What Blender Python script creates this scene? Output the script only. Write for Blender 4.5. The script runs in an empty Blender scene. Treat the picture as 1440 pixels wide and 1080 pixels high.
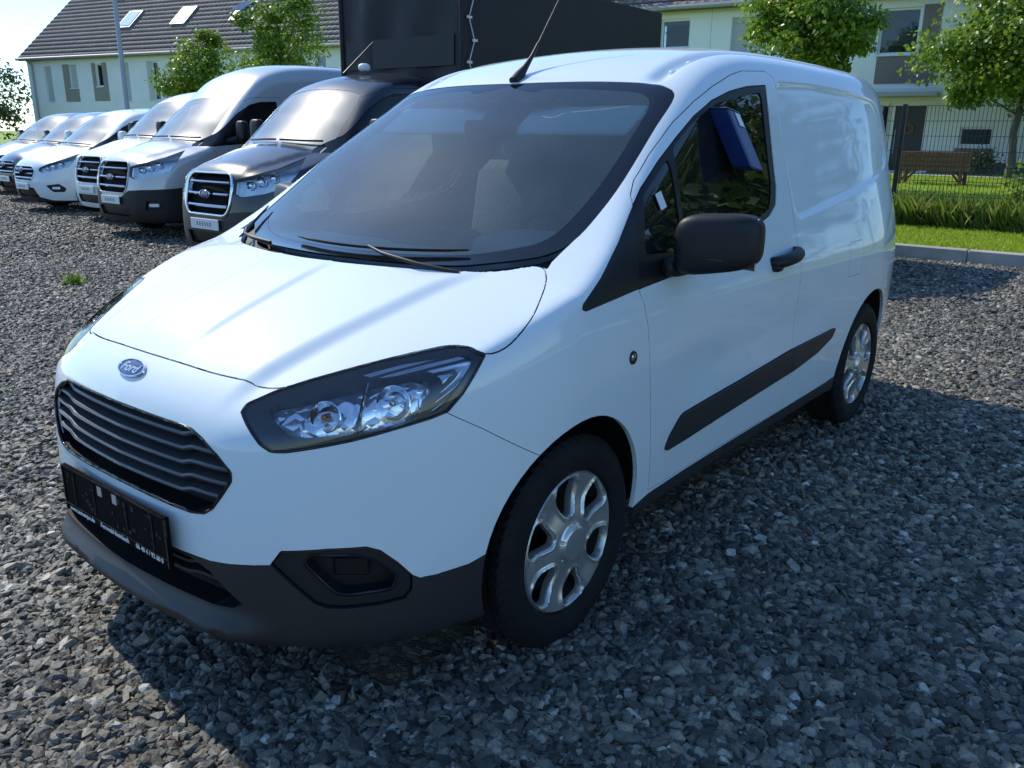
import bpy, bmesh, math, random
import numpy as np
from mathutils import Vector, Matrix, Euler
random.seed(7)
RNG = np.random.default_rng(11)
PI = math.pi
rad = math.radians
scene = bpy.context.scene
COL = scene.collection
# ---------------------------------------------------------------- camera, sky, sun, exposure
# World axes: x = forward along the parked white van, y = to its left, z = up, origin on the gravel under its front axle.
cam_data = bpy.data.cameras.new('camera')
cam = bpy.data.objects.new('camera', cam_data); COL.objects.link(cam)
_yaw, _pit, _rol = 3.81755869, -.289756, .009879
_f = Vector((math.cos(_pit)*math.cos(_yaw), math.cos(_pit)*math.sin(_yaw), math.sin(_pit)))
_r = Vector((math.sin(_yaw), -math.cos(_yaw), 0)); _u = _r.cross(_f)
_r2 = _r*math.cos(_rol) + _u*math.sin(_rol); _u2 = _u*math.cos(_rol) - _r*math.sin(_rol)
cam.matrix_world = Matrix(((_r2.x, _u2.x, -_f.x, 1.75065), (_r2.y, _u2.y, -_f.y, 2.01133), (_r2.z, _u2.z, -_f.z, 1.38993), (0, 0, 0, 1)))
cam_data.sensor_width = 36.0
cam_data.lens = 1181.64/1440*36.0
cam_data.clip_start = .05; cam_data.clip_end = 3000
scene.camera = cam
SUN_DIR = Vector((-.05, -1.0, 1.0)).normalized()          # towards the sun: over the van's right side
elev = math.asin(SUN_DIR.z); azim = math.atan2(SUN_DIR.x, SUN_DIR.y)
world = bpy.data.worlds.new('World'); scene.world = world; world.use_nodes = True
wn = world.node_tree.nodes; wl = world.node_tree.links
sky_tex = wn.new('ShaderNodeTexSky'); sky_tex.sky_type = 'NISHITA'; sky_tex.sun_disc = False
sky_tex.sun_elevation = elev; sky_tex.sun_rotation = azim; sky_tex.altitude = 150; sky_tex.air_density = 1.0; sky_tex.dust_density = .2; sky_tex.ozone_density = 4.0
wn['Background'].inputs['Strength'].default_value = .14
tint = wn.new('ShaderNodeMix'); tint.data_type = 'RGBA'; tint.blend_type = 'MULTIPLY'; tint.inputs['Factor'].default_value = 1; tint.inputs[7].default_value = (.83, 1.0, 1.14, 1)
wl.new(sky_tex.outputs[0], tint.inputs[6]); wl.new(tint.outputs[2], wn['Background'].inputs['Color'])
sun_data = bpy.data.lights.new('sun', 'SUN'); sun_data.energy = 3.0; sun_data.angle = rad(.53); sun_data.color = (1.0, .925, .79)
sun = bpy.data.objects.new('sun', sun_data); COL.objects.link(sun)
sun.rotation_euler = SUN_DIR.to_track_quat('Z', 'Y').to_euler(); sun.location = (0, -20, 25)
scene.view_settings.view_transform = 'Standard'; scene.view_settings.look = 'None'
scene.view_settings.exposure = .62; scene.view_settings.gamma = 1.0
scene.cycles.max_bounces = 10; scene.cycles.transparent_max_bounces = 16; scene.cycles.glossy_bounces = 5
scene.cycles.caustics_reflective = False; scene.cycles.caustics_refractive = False
# ---------------------------------------------------------------- materials
MATS = {}
def _new(name):
    m = bpy.data.materials.new(name); m.use_nodes = True; MATS[name] = m
    nt = m.node_tree; return m, nt, nt.nodes['Principled BSDF']
def pbr(name, col, rough=.5, metal=0., var=0., scale=8., bump=0., bscale=60., coat=0., spec=.5, coat_rough=.03, col2=None, detail=4.):
    """principled material with procedural colour variation and fine relief"""
    m, nt, b = _new(name)
    b.inputs['Roughness'].default_value = rough; b.inputs['Metallic'].default_value = metal
    b.inputs['Specular IOR Level'].default_value = spec
    b.inputs['Coat Weight'].default_value = coat; b.inputs['Coat Roughness'].default_value = coat_rough
    b.inputs['Base Color'].default_value = (*col, 1)
    tc = nt.nodes.new('ShaderNodeTexCoord')
    if var > 0 or col2:
        n = nt.nodes.new('ShaderNodeTexNoise'); n.inputs['Scale'].default_value = scale; n.inputs['Detail'].default_value = detail
        nt.links.new(tc.outputs['Object'], n.inputs['Vector'])
        r = nt.nodes.new('ShaderNodeValToRGB')
        c2 = col2 or tuple(min(1, c*(1+var)) for c in col); c1 = col if col2 else tuple(c*(1-var) for c in col)
        r.color_ramp.elements[0].position = .3; r.color_ramp.elements[1].position = .7
        r.color_ramp.elements[0].color = (*c1, 1); r.color_ramp.elements[1].color = (*c2, 1)
        nt.links.new(n.outputs['Fac'], r.inputs['Fac']); nt.links.new(r.outputs['Color'], b.inputs['Base Color'])
    if bump > 0:
        n2 = nt.nodes.new('ShaderNodeTexNoise'); n2.inputs['Scale'].default_value = bscale; n2.inputs['Detail'].default_value = 5
        nt.links.new(tc.outputs['Object'], n2.inputs['Vector'])
        bp = nt.nodes.new('ShaderNodeBump'); bp.inputs['Strength'].default_value = bump; bp.inputs['Distance'].default_value = .01
        nt.links.new(n2.outputs['Fac'], bp.inputs['Height']); nt.links.new(bp.outputs['Normal'], b.inputs['Normal'])
    return m
def glass(name, tint=(.8,.9,.88), dust_glare=.06, dust_glare_col=(.55,.56,.52), rough=.0, ior=1.5, dscale=3.0, sheen=0., sheen_rough=.4):
    """thin pane: fresnel reflection over a tinted see-through sheet with a dusty veil that can also carry painted glare"""
    m, nt, b = _new(name); nt.nodes.remove(b); out = nt.nodes['Material Output']
    tr = nt.nodes.new('ShaderNodeBsdfTransparent'); tr.inputs['Color'].default_value = (*tint, 1)
    df = nt.nodes.new('ShaderNodeBsdfDiffuse'); df.inputs['Color'].default_value = (*dust_glare_col, 1)
    gl = nt.nodes.new('ShaderNodeBsdfGlossy'); gl.inputs['Roughness'].default_value = rough
    fr = nt.nodes.new('ShaderNodeFresnel'); fr.inputs['IOR'].default_value = ior
    m1 = nt.nodes.new('ShaderNodeMixShader'); m2 = nt.nodes.new('ShaderNodeMixShader')
    tc = nt.nodes.new('ShaderNodeTexCoord'); n = nt.nodes.new('ShaderNodeTexNoise'); n.inputs['Scale'].default_value = dscale; n.inputs['Detail'].default_value = 8
    nt.links.new(tc.outputs['Object'], n.inputs['Vector'])
    mr = nt.nodes.new('ShaderNodeMapRange'); mr.inputs['From Min'].default_value = .3; mr.inputs['From Max'].default_value = .75
    mr.inputs['To Min'].default_value = dust_glare*.55; mr.inputs['To Max'].default_value = dust_glare*1.6
    nt.links.new(n.outputs['Fac'], mr.inputs['Value']); nt.links.new(mr.outputs[0], m1.inputs['Fac'])
    nt.links.new(tr.outputs[0], m1.inputs[1]); nt.links.new(df.outputs[0], m1.inputs[2])
    nt.links.new(fr.outputs[0], m2.inputs['Fac']); nt.links.new(m1.outputs[0], m2.inputs[1]); nt.links.new(gl.outputs[0], m2.inputs[2])
    last = m2.outputs[0]
    if sheen > 0:                                            # broad soft reflection put in for sun glare on the screens
        g2 = nt.nodes.new('ShaderNodeBsdfGlossy'); g2.inputs['Roughness'].default_value = sheen_rough
        m3 = nt.nodes.new('ShaderNodeMixShader'); m3.inputs['Fac'].default_value = sheen
        nt.links.new(last, m3.inputs[1]); nt.links.new(g2.outputs[0], m3.inputs[2]); last = m3.outputs[0]
    nt.links.new(last, out.inputs['Surface'])
    return m
pbr('white_paint', (.66,.735,.755), spec=.25, rough=.5, coat=.85, coat_rough=.055, var=.012, scale=2.5)
pbr('black_plastic', (.012,.0125,.014), spec=.35, rough=.5, var=.12, scale=6, bump=.05, bscale=500)
pbr('grey_plastic', (.017,.0175,.0195), rough=.5, var=.12, scale=5, bump=.04, bscale=500)
pbr('gloss_black', (.006,.006,.007), rough=.08, spec=.5)
pbr('satin_black', (.009,.009,.010), rough=.4, spec=.3)
pbr('void_black', (.004,.004,.0045), rough=.8, spec=.1)
pbr('slat_grey', (.055,.057,.060), rough=.4)
pbr('rubber', (.0085,.0085,.009), spec=.25, rough=.75, var=.25, scale=14, bump=.12, bscale=160)
pbr('seal', (.010,.010,.011), rough=.6)
pbr('wheel_silver', (.55,.545,.52), rough=.27, metal=.72, var=.10, scale=9)
pbr('chrome', (.75,.76,.78), rough=.07, metal=1.0)
pbr('dark_chrome', (.42,.43,.45), rough=.15, metal=1.0)
pbr('brake_steel', (.10,.09,.085), rough=.6, metal=.7, var=.3, scale=20)
pbr('interior_grey', (.27,.29,.29), rough=.75, var=.1, scale=10)
pbr('interior_dark', (.028,.030,.033), rough=.8, var=.15, scale=12)
pbr('cloth_dark', (.15,.165,.18), rough=.95, var=.2, scale=60)
pbr('visor_fabric', (.66,.72,.67), rough=.9, var=.04, scale=20)
pbr('headliner', (.36,.38,.37), rough=.95)
pbr('badge_blue', (.02,.035,.11), rough=.15, coat=1)
pbr('silver_print', (.62,.63,.65), rough=.25, metal=.6)
pbr('white_print', (.75,.76,.76), rough=.5)
pbr('orange_bulb', (.7,.22,.03), rough=.2)
pbr('blue_plastic', (.012,.030,.125), rough=.32, var=.08, scale=9)
glass('windscreen', tint=(.84,.96,.94), dust_glare=.055, dust_glare_col=(.42,.62,.64), ior=1.62, dscale=2.2, sheen=.007, sheen_rough=.40)  # dusty teal veil; part of its colour paints in the sky's reflection
glass('side_glass', tint=(.30,.36,.34), dust_glare=.012, dscale=4, ior=1.75)
glass('lamp_lens', tint=(.96,.97,.98), dust_glare=.006, dscale=9)
# ---------------------------------------------------------------- mesh helpers
def link(name, me, mat, parent=None, smooth=False, kind=None):
    o = bpy.data.objects.new(name, me); COL.objects.link(o)
    if mat is not None and not me.materials: me.materials.append(MATS[mat] if isinstance(mat, str) else mat)
    if smooth and len(me.polygons): me.polygons.foreach_set('use_smooth', [True]*len(me.polygons))
    if parent is not None: o.parent = parent
    if kind: o['kind'] = kind
    return o
def empty(name, label, cat, loc=(0,0,0), rz=0., group=None):
    o = bpy.data.objects.new(name, None); COL.objects.link(o); o.location = loc; o.rotation_euler = (0,0,rz)
    o.empty_display_size = .2; tag(o, label, cat, group); return o
def tag(o, label=None, cat=None, group=None, kind=None):
    if label: o['label'] = label
    if cat: o['category'] = cat
    if group: o['group'] = group
    if kind: o['kind'] = kind
    return o
def settle(root):
    """parts modelled in world axes stay put under a root that stands at the thing's base"""
    inv = Matrix.Translation(-root.location)
    for ch in root.children: ch.matrix_parent_inverse = inv
def copy_tree(o, parent=None):
    c = o.copy(); COL.objects.link(c); c.parent = parent
    for ch in list(o.children): copy_tree(ch, c)
    return c
def mesh_np(name, P, T, N=None):
    """fast triangle mesh from arrays, with optional per-vertex normals"""
    me = bpy.data.meshes.new(name)
    P = np.asarray(P, np.float32); T = np.asarray(T, np.int32); k = T.shape[1]
    me.vertices.add(len(P)); me.vertices.foreach_set('co', P.ravel())
    me.loops.add(T.size); me.loops.foreach_set('vertex_index', T.ravel())
    me.polygons.add(len(T)); me.polygons.foreach_set('loop_start', np.arange(0, T.size, k, dtype=np.int32))
    me.update(calc_edges=True); me.validate()
    if N is not None:
        me.polygons.foreach_set('use_smooth', np.ones(len(me.polygons), bool))
        me.normals_split_custom_set_from_vertices(np.asarray(N, np.float32).tolist())
    return me
class MB:
    """collects simple solids into one mesh"""
    def __init__(s): s.v = []; s.f = []
    def add(s, V, F):
        n = len(s.v); s.v += [tuple(v) for v in V]; s.f += [tuple(i+n for i in f) for f in F]; return s
    def box(s, c, d, rot=None, bev=0.):
        x, y, z = (d[0]/2, d[1]/2, d[2]/2)
        if bev > 0:
            b = min(bev, .45*min(d)); V = []
            for sx in (-1,1):
                for sy in (-1,1):
                    for sz in (-1,1):
                        V += [(sx*x, sy*(y-b), sz*(z-b)), (sx*(x-b), sy*y, sz*(z-b)), (sx*(x-b), sy*(y-b), sz*z)]
            bm = bmesh.new()
            for v in V: bm.verts.new(v)
            bmesh.ops.convex_hull(bm, input=bm.verts[:]); bm.verts.index_update()
            V = [v.co.copy() for v in bm.verts]; F = [[v.index for v in f.verts] for f in bm.faces]; bm.free()
        else:
            V = [(sx*x, sy*y, sz*z) for sx in (-1,1) for sy in (-1,1) for sz in (-1,1)]
            F = [(0,1,3,2),(4,6,7,5),(0,4,5,1),(2,3,7,6),(0,2,6,4),(1,5,7,3)]
        R = rot if rot is not None else Matrix.Identity(3)
        if isinstance(R, (tuple, list)): R = Euler(R).to_matrix()
        return s.add([R @ Vector(v) + Vector(c) for v in V], F)
    def tube(s, pts, r, n=8, closed=False, cap=True):
        P = [Vector(p) for p in pts]; m = len(P); rings = []
        up = None
        for i, p in enumerate(P):
            a = P[i-1] if (i > 0 or closed) else p; b = P[(i+1) % m] if (i < m-1 or closed) else p
            t = (b - a).normalized() if (b-a).length > 1e-9 else Vector((0,0,1))
            if up is None: up = t.orthogonal().normalized()
            up = (up - t*up.dot(t)); up = up.normalized() if up.length > 1e-6 else t.orthogonal().normalized()
            w = t.cross(up); ri = r[i] if isinstance(r, (list, tuple)) else r
            rings.append([p + (up*math.cos(2*PI*k/n) + w*math.sin(2*PI*k/n))*ri for k in range(n)])
        V = [v for q in rings for v in q]; F = []
        for i in range(m if closed else m-1):
            for k in range(n):
                a, b = i*n, ((i+1) % m)*n; F.append((a+k, a+(k+1) % n, b+(k+1) % n, b+k))
        if cap and not closed: F += [tuple(range(n))[::-1], tuple((m-1)*n+k for k in range(n))]
        return s.add(V, F)
    def lathe(s, prof, n=32, M=None, close=False):
        """prof: list of (radius, height) about local z; M: 4x4 placement"""
        V = []; F = []; m = len(prof)
        for r, h in prof:
            for k in range(n): V.append(Vector((r*math.cos(2*PI*k/n), r*math.sin(2*PI*k/n), h)))
        for i in range(m if close else m-1):
            for k in range(n):
                a, b = i*n, ((i+1) % m)*n; F.append((a+k, a+(k+1) % n, b+(k+1) % n, b+k))
        if M is not None: V = [M @ v for v in V]
        return s.add(V, F)
    def prism(s, poly, fn, d0, d1):
        """extrude a 2D polygon: fn(a, b, d) -> 3D"""
        n = len(poly); V = [fn(a, b, d0) for a, b in poly] + [fn(a, b, d1) for a, b in poly]
        F = [tuple(range(n)), tuple(range(2*n-1, n-1, -1))] + [(i, n+i, n+(i+1) % n, (i+1) % n) for i in range(n)]
        return s.add(V, F)
    def mesh(s, name):
        me = bpy.data.meshes.new(name); me.from_pydata(s.v, [], s.f); me.validate()
        bm = bmesh.new(); bm.from_mesh(me); bmesh.ops.recalc_face_normals(bm, faces=bm.faces[:]); bm.to_mesh(me); bm.free()
        return me
    def build(s, name, mat, parent=None, smooth=None, bevel=0.):
        me = s.mesh(name); o = link(name, me, mat, parent)
        if smooth is not None:
            me.polygons.foreach_set('use_smooth', [True]*len(me.polygons)); me.set_sharp_from_angle(angle=rad(smooth))
        return o
def text_mesh(txt, size, name, mat, parent, M, extrude=.0008, align='CENTER', sx=1.0, bold=0.):
    """lettering turned into a mesh, placed by matrix M (letters in local xy)"""
    cu = bpy.data.curves.new('lettering', 'FONT'); cu.body = txt; cu.size = size; cu.extrude = extrude; cu.align_x = align; cu.align_y = 'CENTER'; cu.offset = bold; cu.resolution_u = 3
    t = bpy.data.objects.new('lettering', cu); COL.objects.link(t)
    dg = bpy.context.evaluated_depsgraph_get(); dg.update()
    me = bpy.data.meshes.new_from_object(t.evaluated_get(dg))
    bpy.data.objects.remove(t); bpy.data.curves.remove(cu)
    me.transform(M @ Matrix.Diagonal((sx, 1, 1, 1))); me.materials.clear(); me.name = name
    return link(name, me, mat, parent)
# ---------------------------------------------------------------- smooth vehicle skins
# A vehicle skin is the zero set of a smooth function of (x forward, y left, z up),
# meshed once, then cut along real panel outlines given in side, front, top or corner elevation.
def spline(xs, ys):
    xs = np.asarray(xs, float); ys = np.asarray(ys, float)
    if xs[0] > xs[-1]: xs = xs[::-1]; ys = ys[::-1]
    h = np.diff(xs); d = np.diff(ys) / h
    m = np.zeros(len(xs)); m[0] = d[0]; m[-1] = d[-1]
    for i in range(1, len(xs) - 1):
        if d[i-1] * d[i] > 0:
            w1 = 2*h[i] + h[i-1]; w2 = h[i] + 2*h[i-1]
            m[i] = .45*(w1+w2)/(w1/d[i-1]+w2/d[i]) + .55*(d[i-1]*h[i]+d[i]*h[i-1])/(h[i]+h[i-1])
        else:
            m[i] = .5*(d[i-1]*h[i]+d[i]*h[i-1])/(h[i]+h[i-1])
    t = np.linspace(xs[0], xs[-1], 1600)
    k = np.clip(np.searchsorted(xs, t) - 1, 0, len(h) - 1)
    u = (t - xs[k]) / h[k]
    v = ((1+2*u)*(1-u)**2*ys[k] + u*(1-u)**2*h[k]*m[k] + u*u*(3-2*u)*ys[k+1] + u*u*(u-1)*h[k]*m[k+1])
    s0, s1 = m[0], m[-1]; a, b = xs[0], xs[-1]; step = t[1] - t[0]
    def f(x):
        x = np.asarray(x, float)
        q = np.clip((x - a) / step, 0, 1598.999); i = q.astype(np.int64); w = q - i
        r = v[i]*(1-w) + v[i+1]*w
        return r + np.minimum(x - a, 0)*s0 + np.maximum(x - b, 0)*s1
    return f
def smax(a, b, k):
    h = np.maximum(k - np.abs(a - b), 0) / k
    return np.maximum(a, b) + h*h*h*k/6.0
def bump(t, w): return np.exp(-(t/w)**2)
def sstep(a, b, x):
    t = np.clip((x - a)/(b - a), 0, 1); return t*t*(3 - 2*t)
def grad(F, P, h=.004):
    g = np.empty_like(P)
    for i in range(3):
        d = np.zeros(3); d[i] = h
        g[:, i] = (F(P + d) - F(P - d)) / (2*h)
    return g
def project(F, P, n=5):
    for _ in range(n):
        g = grad(F, P); v = F(P)
        s = v / np.maximum((g*g).sum(1), 1e-6)
        P = P - np.clip(s, -.04, .04)[:, None]*g
    return P
def surface_net(F, lo, hi, h):
    ax = [np.arange(lo[i], hi[i] + h, h) for i in range(3)]
    n = [len(a) for a in ax]
    V = np.empty(n)
    Y, Z = np.meshgrid(ax[1], ax[2], indexing='ij')
    for i, x in enumerate(ax[0]):
        V[i] = F(np.stack([np.full(Y.size, x), Y.ravel(), Z.ravel()], 1)).reshape(Y.shape)
    I = V < 0
    cs = sum(I[a:n[0]-1+a, b:n[1]-1+b, c:n[2]-1+c].astype(np.int8) for a in (0,1) for b in (0,1) for c in (0,1))
    act = (cs > 0) & (cs < 8)
    idx = -np.ones(act.shape, np.int64); C = np.argwhere(act); idx[act] = np.arange(len(C))
    acc = np.zeros((len(C), 3)); cnt = np.zeros(len(C))
    cor = [(a,b,c) for a in (0,1) for b in (0,1) for c in (0,1)]
    for p in cor:
        for d in range(3):
            if p[d]: continue
            q = list(p); q[d] = 1
            v0 = V[C[:,0]+p[0], C[:,1]+p[1], C[:,2]+p[2]]; v1 = V[C[:,0]+q[0], C[:,1]+q[1], C[:,2]+q[2]]
            m = (v0 < 0) != (v1 < 0)
            t = np.where(m, v0/np.where(m, v0 - v1, 1), 0)
            pt = np.tile(np.array(p, float), (len(C), 1)); pt[:, d] += t
            acc[m] += pt[m]; cnt[m] += 1
    P = (C + acc/cnt[:, None])*h + np.array([a[0] for a in ax])
    quads = []
    for d in range(3):
        e, f = (d+1) % 3, (d+2) % 3
        A = np.swapaxes(I, 0, 0)
        sl0 = [slice(None)]*3; sl1 = [slice(None)]*3
        sl0[d] = slice(0, -1); sl1[d] = slice(1, None)
        a = I[tuple(sl0)]; b = I[tuple(sl1)]
        G = np.argwhere(a != b)
        G = G[(G[:, e] > 0) & (G[:, f] > 0) & (G[:, e] < n[e]-1) & (G[:, f] < n[f]-1)]
        ins = a[G[:,0], G[:,1], G[:,2]]
        def cell(de, df):
            H = G.copy(); H[:, e] += de; H[:, f] += df; return idx[H[:,0], H[:,1], H[:,2]]
        Q = np.stack([cell(-1,-1), cell(0,-1), cell(0,0), cell(-1,0)], 1)
        Q[~ins] = Q[~ins][:, ::-1]
        quads.append(Q)
    Q = np.concatenate(quads)
    T = np.concatenate([Q[:, [0,1,2]], Q[:, [0,2,3]]])
    return P, T
def edges_of(T):
    E = np.concatenate([T[:, [0,1]], T[:, [1,2]], T[:, [2,0]]]); E.sort(1)
    key = E[:, 0]*10000019 + E[:, 1]
    u, first, inv = np.unique(key, return_index=True, return_inverse=True)
    n = len(T)
    return E[first], inv.reshape(3, n).T
def refine(F, P, T, near, longest):
    """split the edges of triangles touching `near` vertices until they are shorter than `longest`"""
    for _ in range(4):
        E, TE = edges_of(T)
        L = np.linalg.norm(P[E[:,0]] - P[E[:,1]], axis=1)
        nv = near(P)
        mark = (L > longest) & (nv[E[:,0]] | nv[E[:,1]])
        if not mark.any(): break
        newi = -np.ones(len(E), np.int64); newi[mark] = len(P) + np.arange(mark.sum())
        M = project(F, .5*(P[E[mark,0]] + P[E[mark,1]]), 2)
        P = np.concatenate([P, M]); T = _cut(T, TE, newi)
    return P, T
def _cut(T, TE, newi):
    N = newi[TE]; k = (N >= 0).sum(1); out = [T[k == 0]]
    for r in range(3):
        a, b, c = r, (r+1) % 3, (r+2) % 3
        m = (k == 1) & (N[:, a] >= 0)
        t = T[m]; x = N[m, a]
        out += [np.stack([t[:,a], x, t[:,c]], 1), np.stack([x, t[:,b], t[:,c]], 1)]
        m = (k == 2) & (N[:, a] < 0)
        t = T[m]; x = N[m, b]; y = N[m, c]
        out += [np.stack([t[:,c], y, x], 1), np.stack([y, t[:,a], x], 1), np.stack([t[:,a], t[:,b], x], 1)]
    m = k == 3; t = T[m]; x, y, z = N[m,0], N[m,1], N[m,2]
    out += [np.stack([t[:,0],x,z],1), np.stack([x,t[:,1],y],1), np.stack([z,y,t[:,2]],1), np.stack([x,y,z],1)]
    return np.concatenate(out)
def split(P, T, f, A=None):
    """cut triangles along f = 0 (f per vertex); returns P, T, f; carries a list of other fields"""
    f = np.where(np.abs(f) < 1e-5, 1e-5, f)
    E, TE = edges_of(T)
    fa, fb = f[E[:,0]], f[E[:,1]]
    m = (fa < 0) != (fb < 0)
    t = fa[m]/(fa[m] - fb[m]); t = np.clip(t, .02, .98)
    newi = -np.ones(len(E), np.int64); newi[m] = len(P) + np.arange(m.sum())
    P2 = np.concatenate([P, P[E[m,0]]*(1-t)[:,None] + P[E[m,1]]*t[:,None]])
    f2 = np.concatenate([f, np.zeros(m.sum())])
    return P2, _cut(T, TE, newi), f2
def poly_sd(poly, X, Y, margin=.06):
    """signed distance to a closed polygon, negative inside"""
    poly = np.asarray(poly, float); n = len(poly)
    a0, b0 = poly.min(0) - margin; a1, b1 = poly.max(0) + margin
    q = (X > a0) & (X < a1) & (Y > b0) & (Y < b1)
    if not q.all():                                   # far outside: a coarse distance is enough
        out = np.maximum(np.maximum(a0 - X, X - a1), np.maximum(b0 - Y, Y - b1)) + margin
        if q.any(): out[q] = poly_sd(poly, X[q], Y[q], 1e6)
        return out
    d = np.full(X.shape, 1e9); ins = np.zeros(X.shape, bool)
    for i in range(n):
        x0, y0 = poly[i]; x1, y1 = poly[(i+1) % n]
        dx, dy = x1-x0, y1-y0; L = dx*dx + dy*dy + 1e-18
        t = np.clip(((X-x0)*dx + (Y-y0)*dy)/L, 0, 1)
        d = np.minimum(d, (X-x0-t*dx)**2 + (Y-y0-t*dy)**2)
        c = (y0 > Y) != (y1 > Y)
        ins ^= c & (X < (x1-x0)*(Y-y0)/np.where(c, (y1-y0), 1) + x0)
    d = np.sqrt(d)
    return np.where(ins, -d, d)
def round_poly(poly, r=.03, n=5):
    """round the corners of a polygon (r may be a list, one per corner)"""
    P = [np.array(p, float) for p in poly]; out = []
    for i, p in enumerate(P):
        a = P[i-1] - p; b = P[(i+1) % len(P)] - p
        la, lb = np.linalg.norm(a), np.linalg.norm(b)
        ri = r[i] if isinstance(r, (list, tuple)) else r
        k = min(ri, .48*la, .48*lb)
        if k < 1e-4: out.append(p); continue
        A = p + a/la*k; B = p + b/lb*k
        for t in np.linspace(0, 1, n): out.append((1-t)**2*A + 2*t*(1-t)*p + t*t*B)
    return np.array(out)
def smooth_poly(pts, n=6):
    """closed Catmull-Rom curve through pts"""
    P = np.asarray(pts, float); N = len(P); out = []
    for i in range(N):
        p0, p1, p2, p3 = P[i-1], P[i], P[(i+1) % N], P[(i+2) % N]
        for t in np.arange(n)/n:
            out.append(.5*((2*p1) + (p2-p0)*t + (2*p0-5*p1+4*p2-p3)*t*t + (3*p1-p0-3*p2+p3)*t**3))
    return np.array(out)
# ---------------------------------------------------------------- the white van's skin
cw_w = spline([.95,.7,.5,.25,0,-.35,-.8,-1.3,-1.9,-2.49,-2.8,-3.0,-3.2,-3.4], [.80,.815,.835,.858,.868,.862,.858,.860,.864,.866,.830,.790,.745,.69])
cw_t = spline([.1,.2,.3,.45,.6,.75,.9,1.0,1.1,1.3,1.5,1.65,1.8], [.06,.045,.03,.012,.003,0,.01,.028,.055,.115,.170,.215,.27])
cw_top = spline([1.1,.9,.84,.78,.7,.6,.4,.2,.13,.06,0,-.05,-.2,-.4,-.6,-.78,-.95,-1.2,-1.6,-2.0,-2.5,-2.8,-3.0,-3.15,-3.4],
                [.55,.70,.755,.805,.855,.90,.97,1.03,1.046,1.074,1.104,1.130,1.222,1.356,1.48,1.58,1.645,1.70,1.745,1.765,1.765,1.752,1.725,1.685,1.56])
cw_crown = spline([1,.7,.4,.15,-.1,-.3,-.6,-.9,-1.2,-1.6,-2,-3.3], [.06,.055,.036,.022,.018,.018,.022,.028,.036,.060,.080,.075])
cw_fz = spline([.0,.15,.2,.26,.32,.45,.6,.7,.8,.9,1.0], [.74,.79,.815,.835,.842,.845,.838,.825,.80,.75,.66])
cw_fp = spline([0,.15,.3,.4,.5,.6,.7,.78,.84,.88,1.0], [0,.006,.020,.036,.078,.15,.27,.41,.56,.70,1.3])
cw_ch = spline([-.7,-1.0,-1.5,-3.3], [.528,.520,.515,.50])
cw_panel = round_poly([(-1.49,1.578),(-1.87,1.588),(-2.29,1.577),(-2.72,1.552),(-2.82,1.50),(-2.93,1.33),(-2.90,1.27),(-2.78,1.235),(-2.48,1.192),(-2.1,1.145),(-1.8,1.115),(-1.49,1.085)], .05, 4)
cw_bot = spline([1,.45,.2,-.1,-3.0,-3.4], [.215,.215,.235,.255,.265,.27])
cw_rz = spline([.1,.3,.5,.9,1.1,1.4,1.6,1.75], [3.28,3.33,3.34,3.325,3.29,3.22,3.15,3.08])
def courier(P):
    x, z = P[:, 0], P[:, 2]; y = np.sqrt(P[:, 1]**2 + 1e-6)
    S = cw_w(x) - cw_t(z) + .02*sstep(-2.4, -3.0, x)*sstep(1.1, 1.5, z)
    rec = 0.
    if (x < -1.4).any(): rec = .010*sstep(.008, -.011, poly_sd(cw_panel, x, z))
    S = S - rec + .007*bump(z - .90, .07)*sstep(-.2, -.8, x)*sstep(-3.1, -2.4, x) - .008*bump(z - .68, .09)*sstep(-.35, -.7, x)*sstep(-1.9, -1.5, x)
    g1 = (y - S)*.96
    zt = cw_top(x + .20*y*y*sstep(-1.3, -.7, x)) - cw_crown(x)*(y/.6)**2
    fx = sstep(.72, .60, x)*sstep(.16, .34, x)
    yo = .39 + .255*(.66 - x)
    zt = zt + .0075*fx*(1 - sstep(.113, .142, y)) + .013*sstep(.80, .62, x)*sstep(-.02, .2, x)*(1 - sstep(yo - .024, yo + .024, y))
    zt = zt - .026*bump((y - cw_ch(x))/.020, 1.)**.6*sstep(-.80, -.90, x)
    g2 = (z - zt)*spl_cos(x)
    g3 = (x - cw_fz(z) - .042*bump(z - .255, .034)*sstep(.53, .41, y) + cw_fp(y))*.80
    g4 = -x - cw_rz(z) + .06*(y/.6)**4
    m = smax(g1, g3, .12)
    m = smax(m, g4, .14)
    m = smax(m, g2, .05 + .09*sstep(-.1, -.7, x))
    return smax(m, cw_bot(x) - z, .02)
spl_cos = spline([1,.6,.1,0,-.1,-.75,-1,-3.4], [.8,.93,.95,.9,.82,.82,.95,.97])
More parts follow.
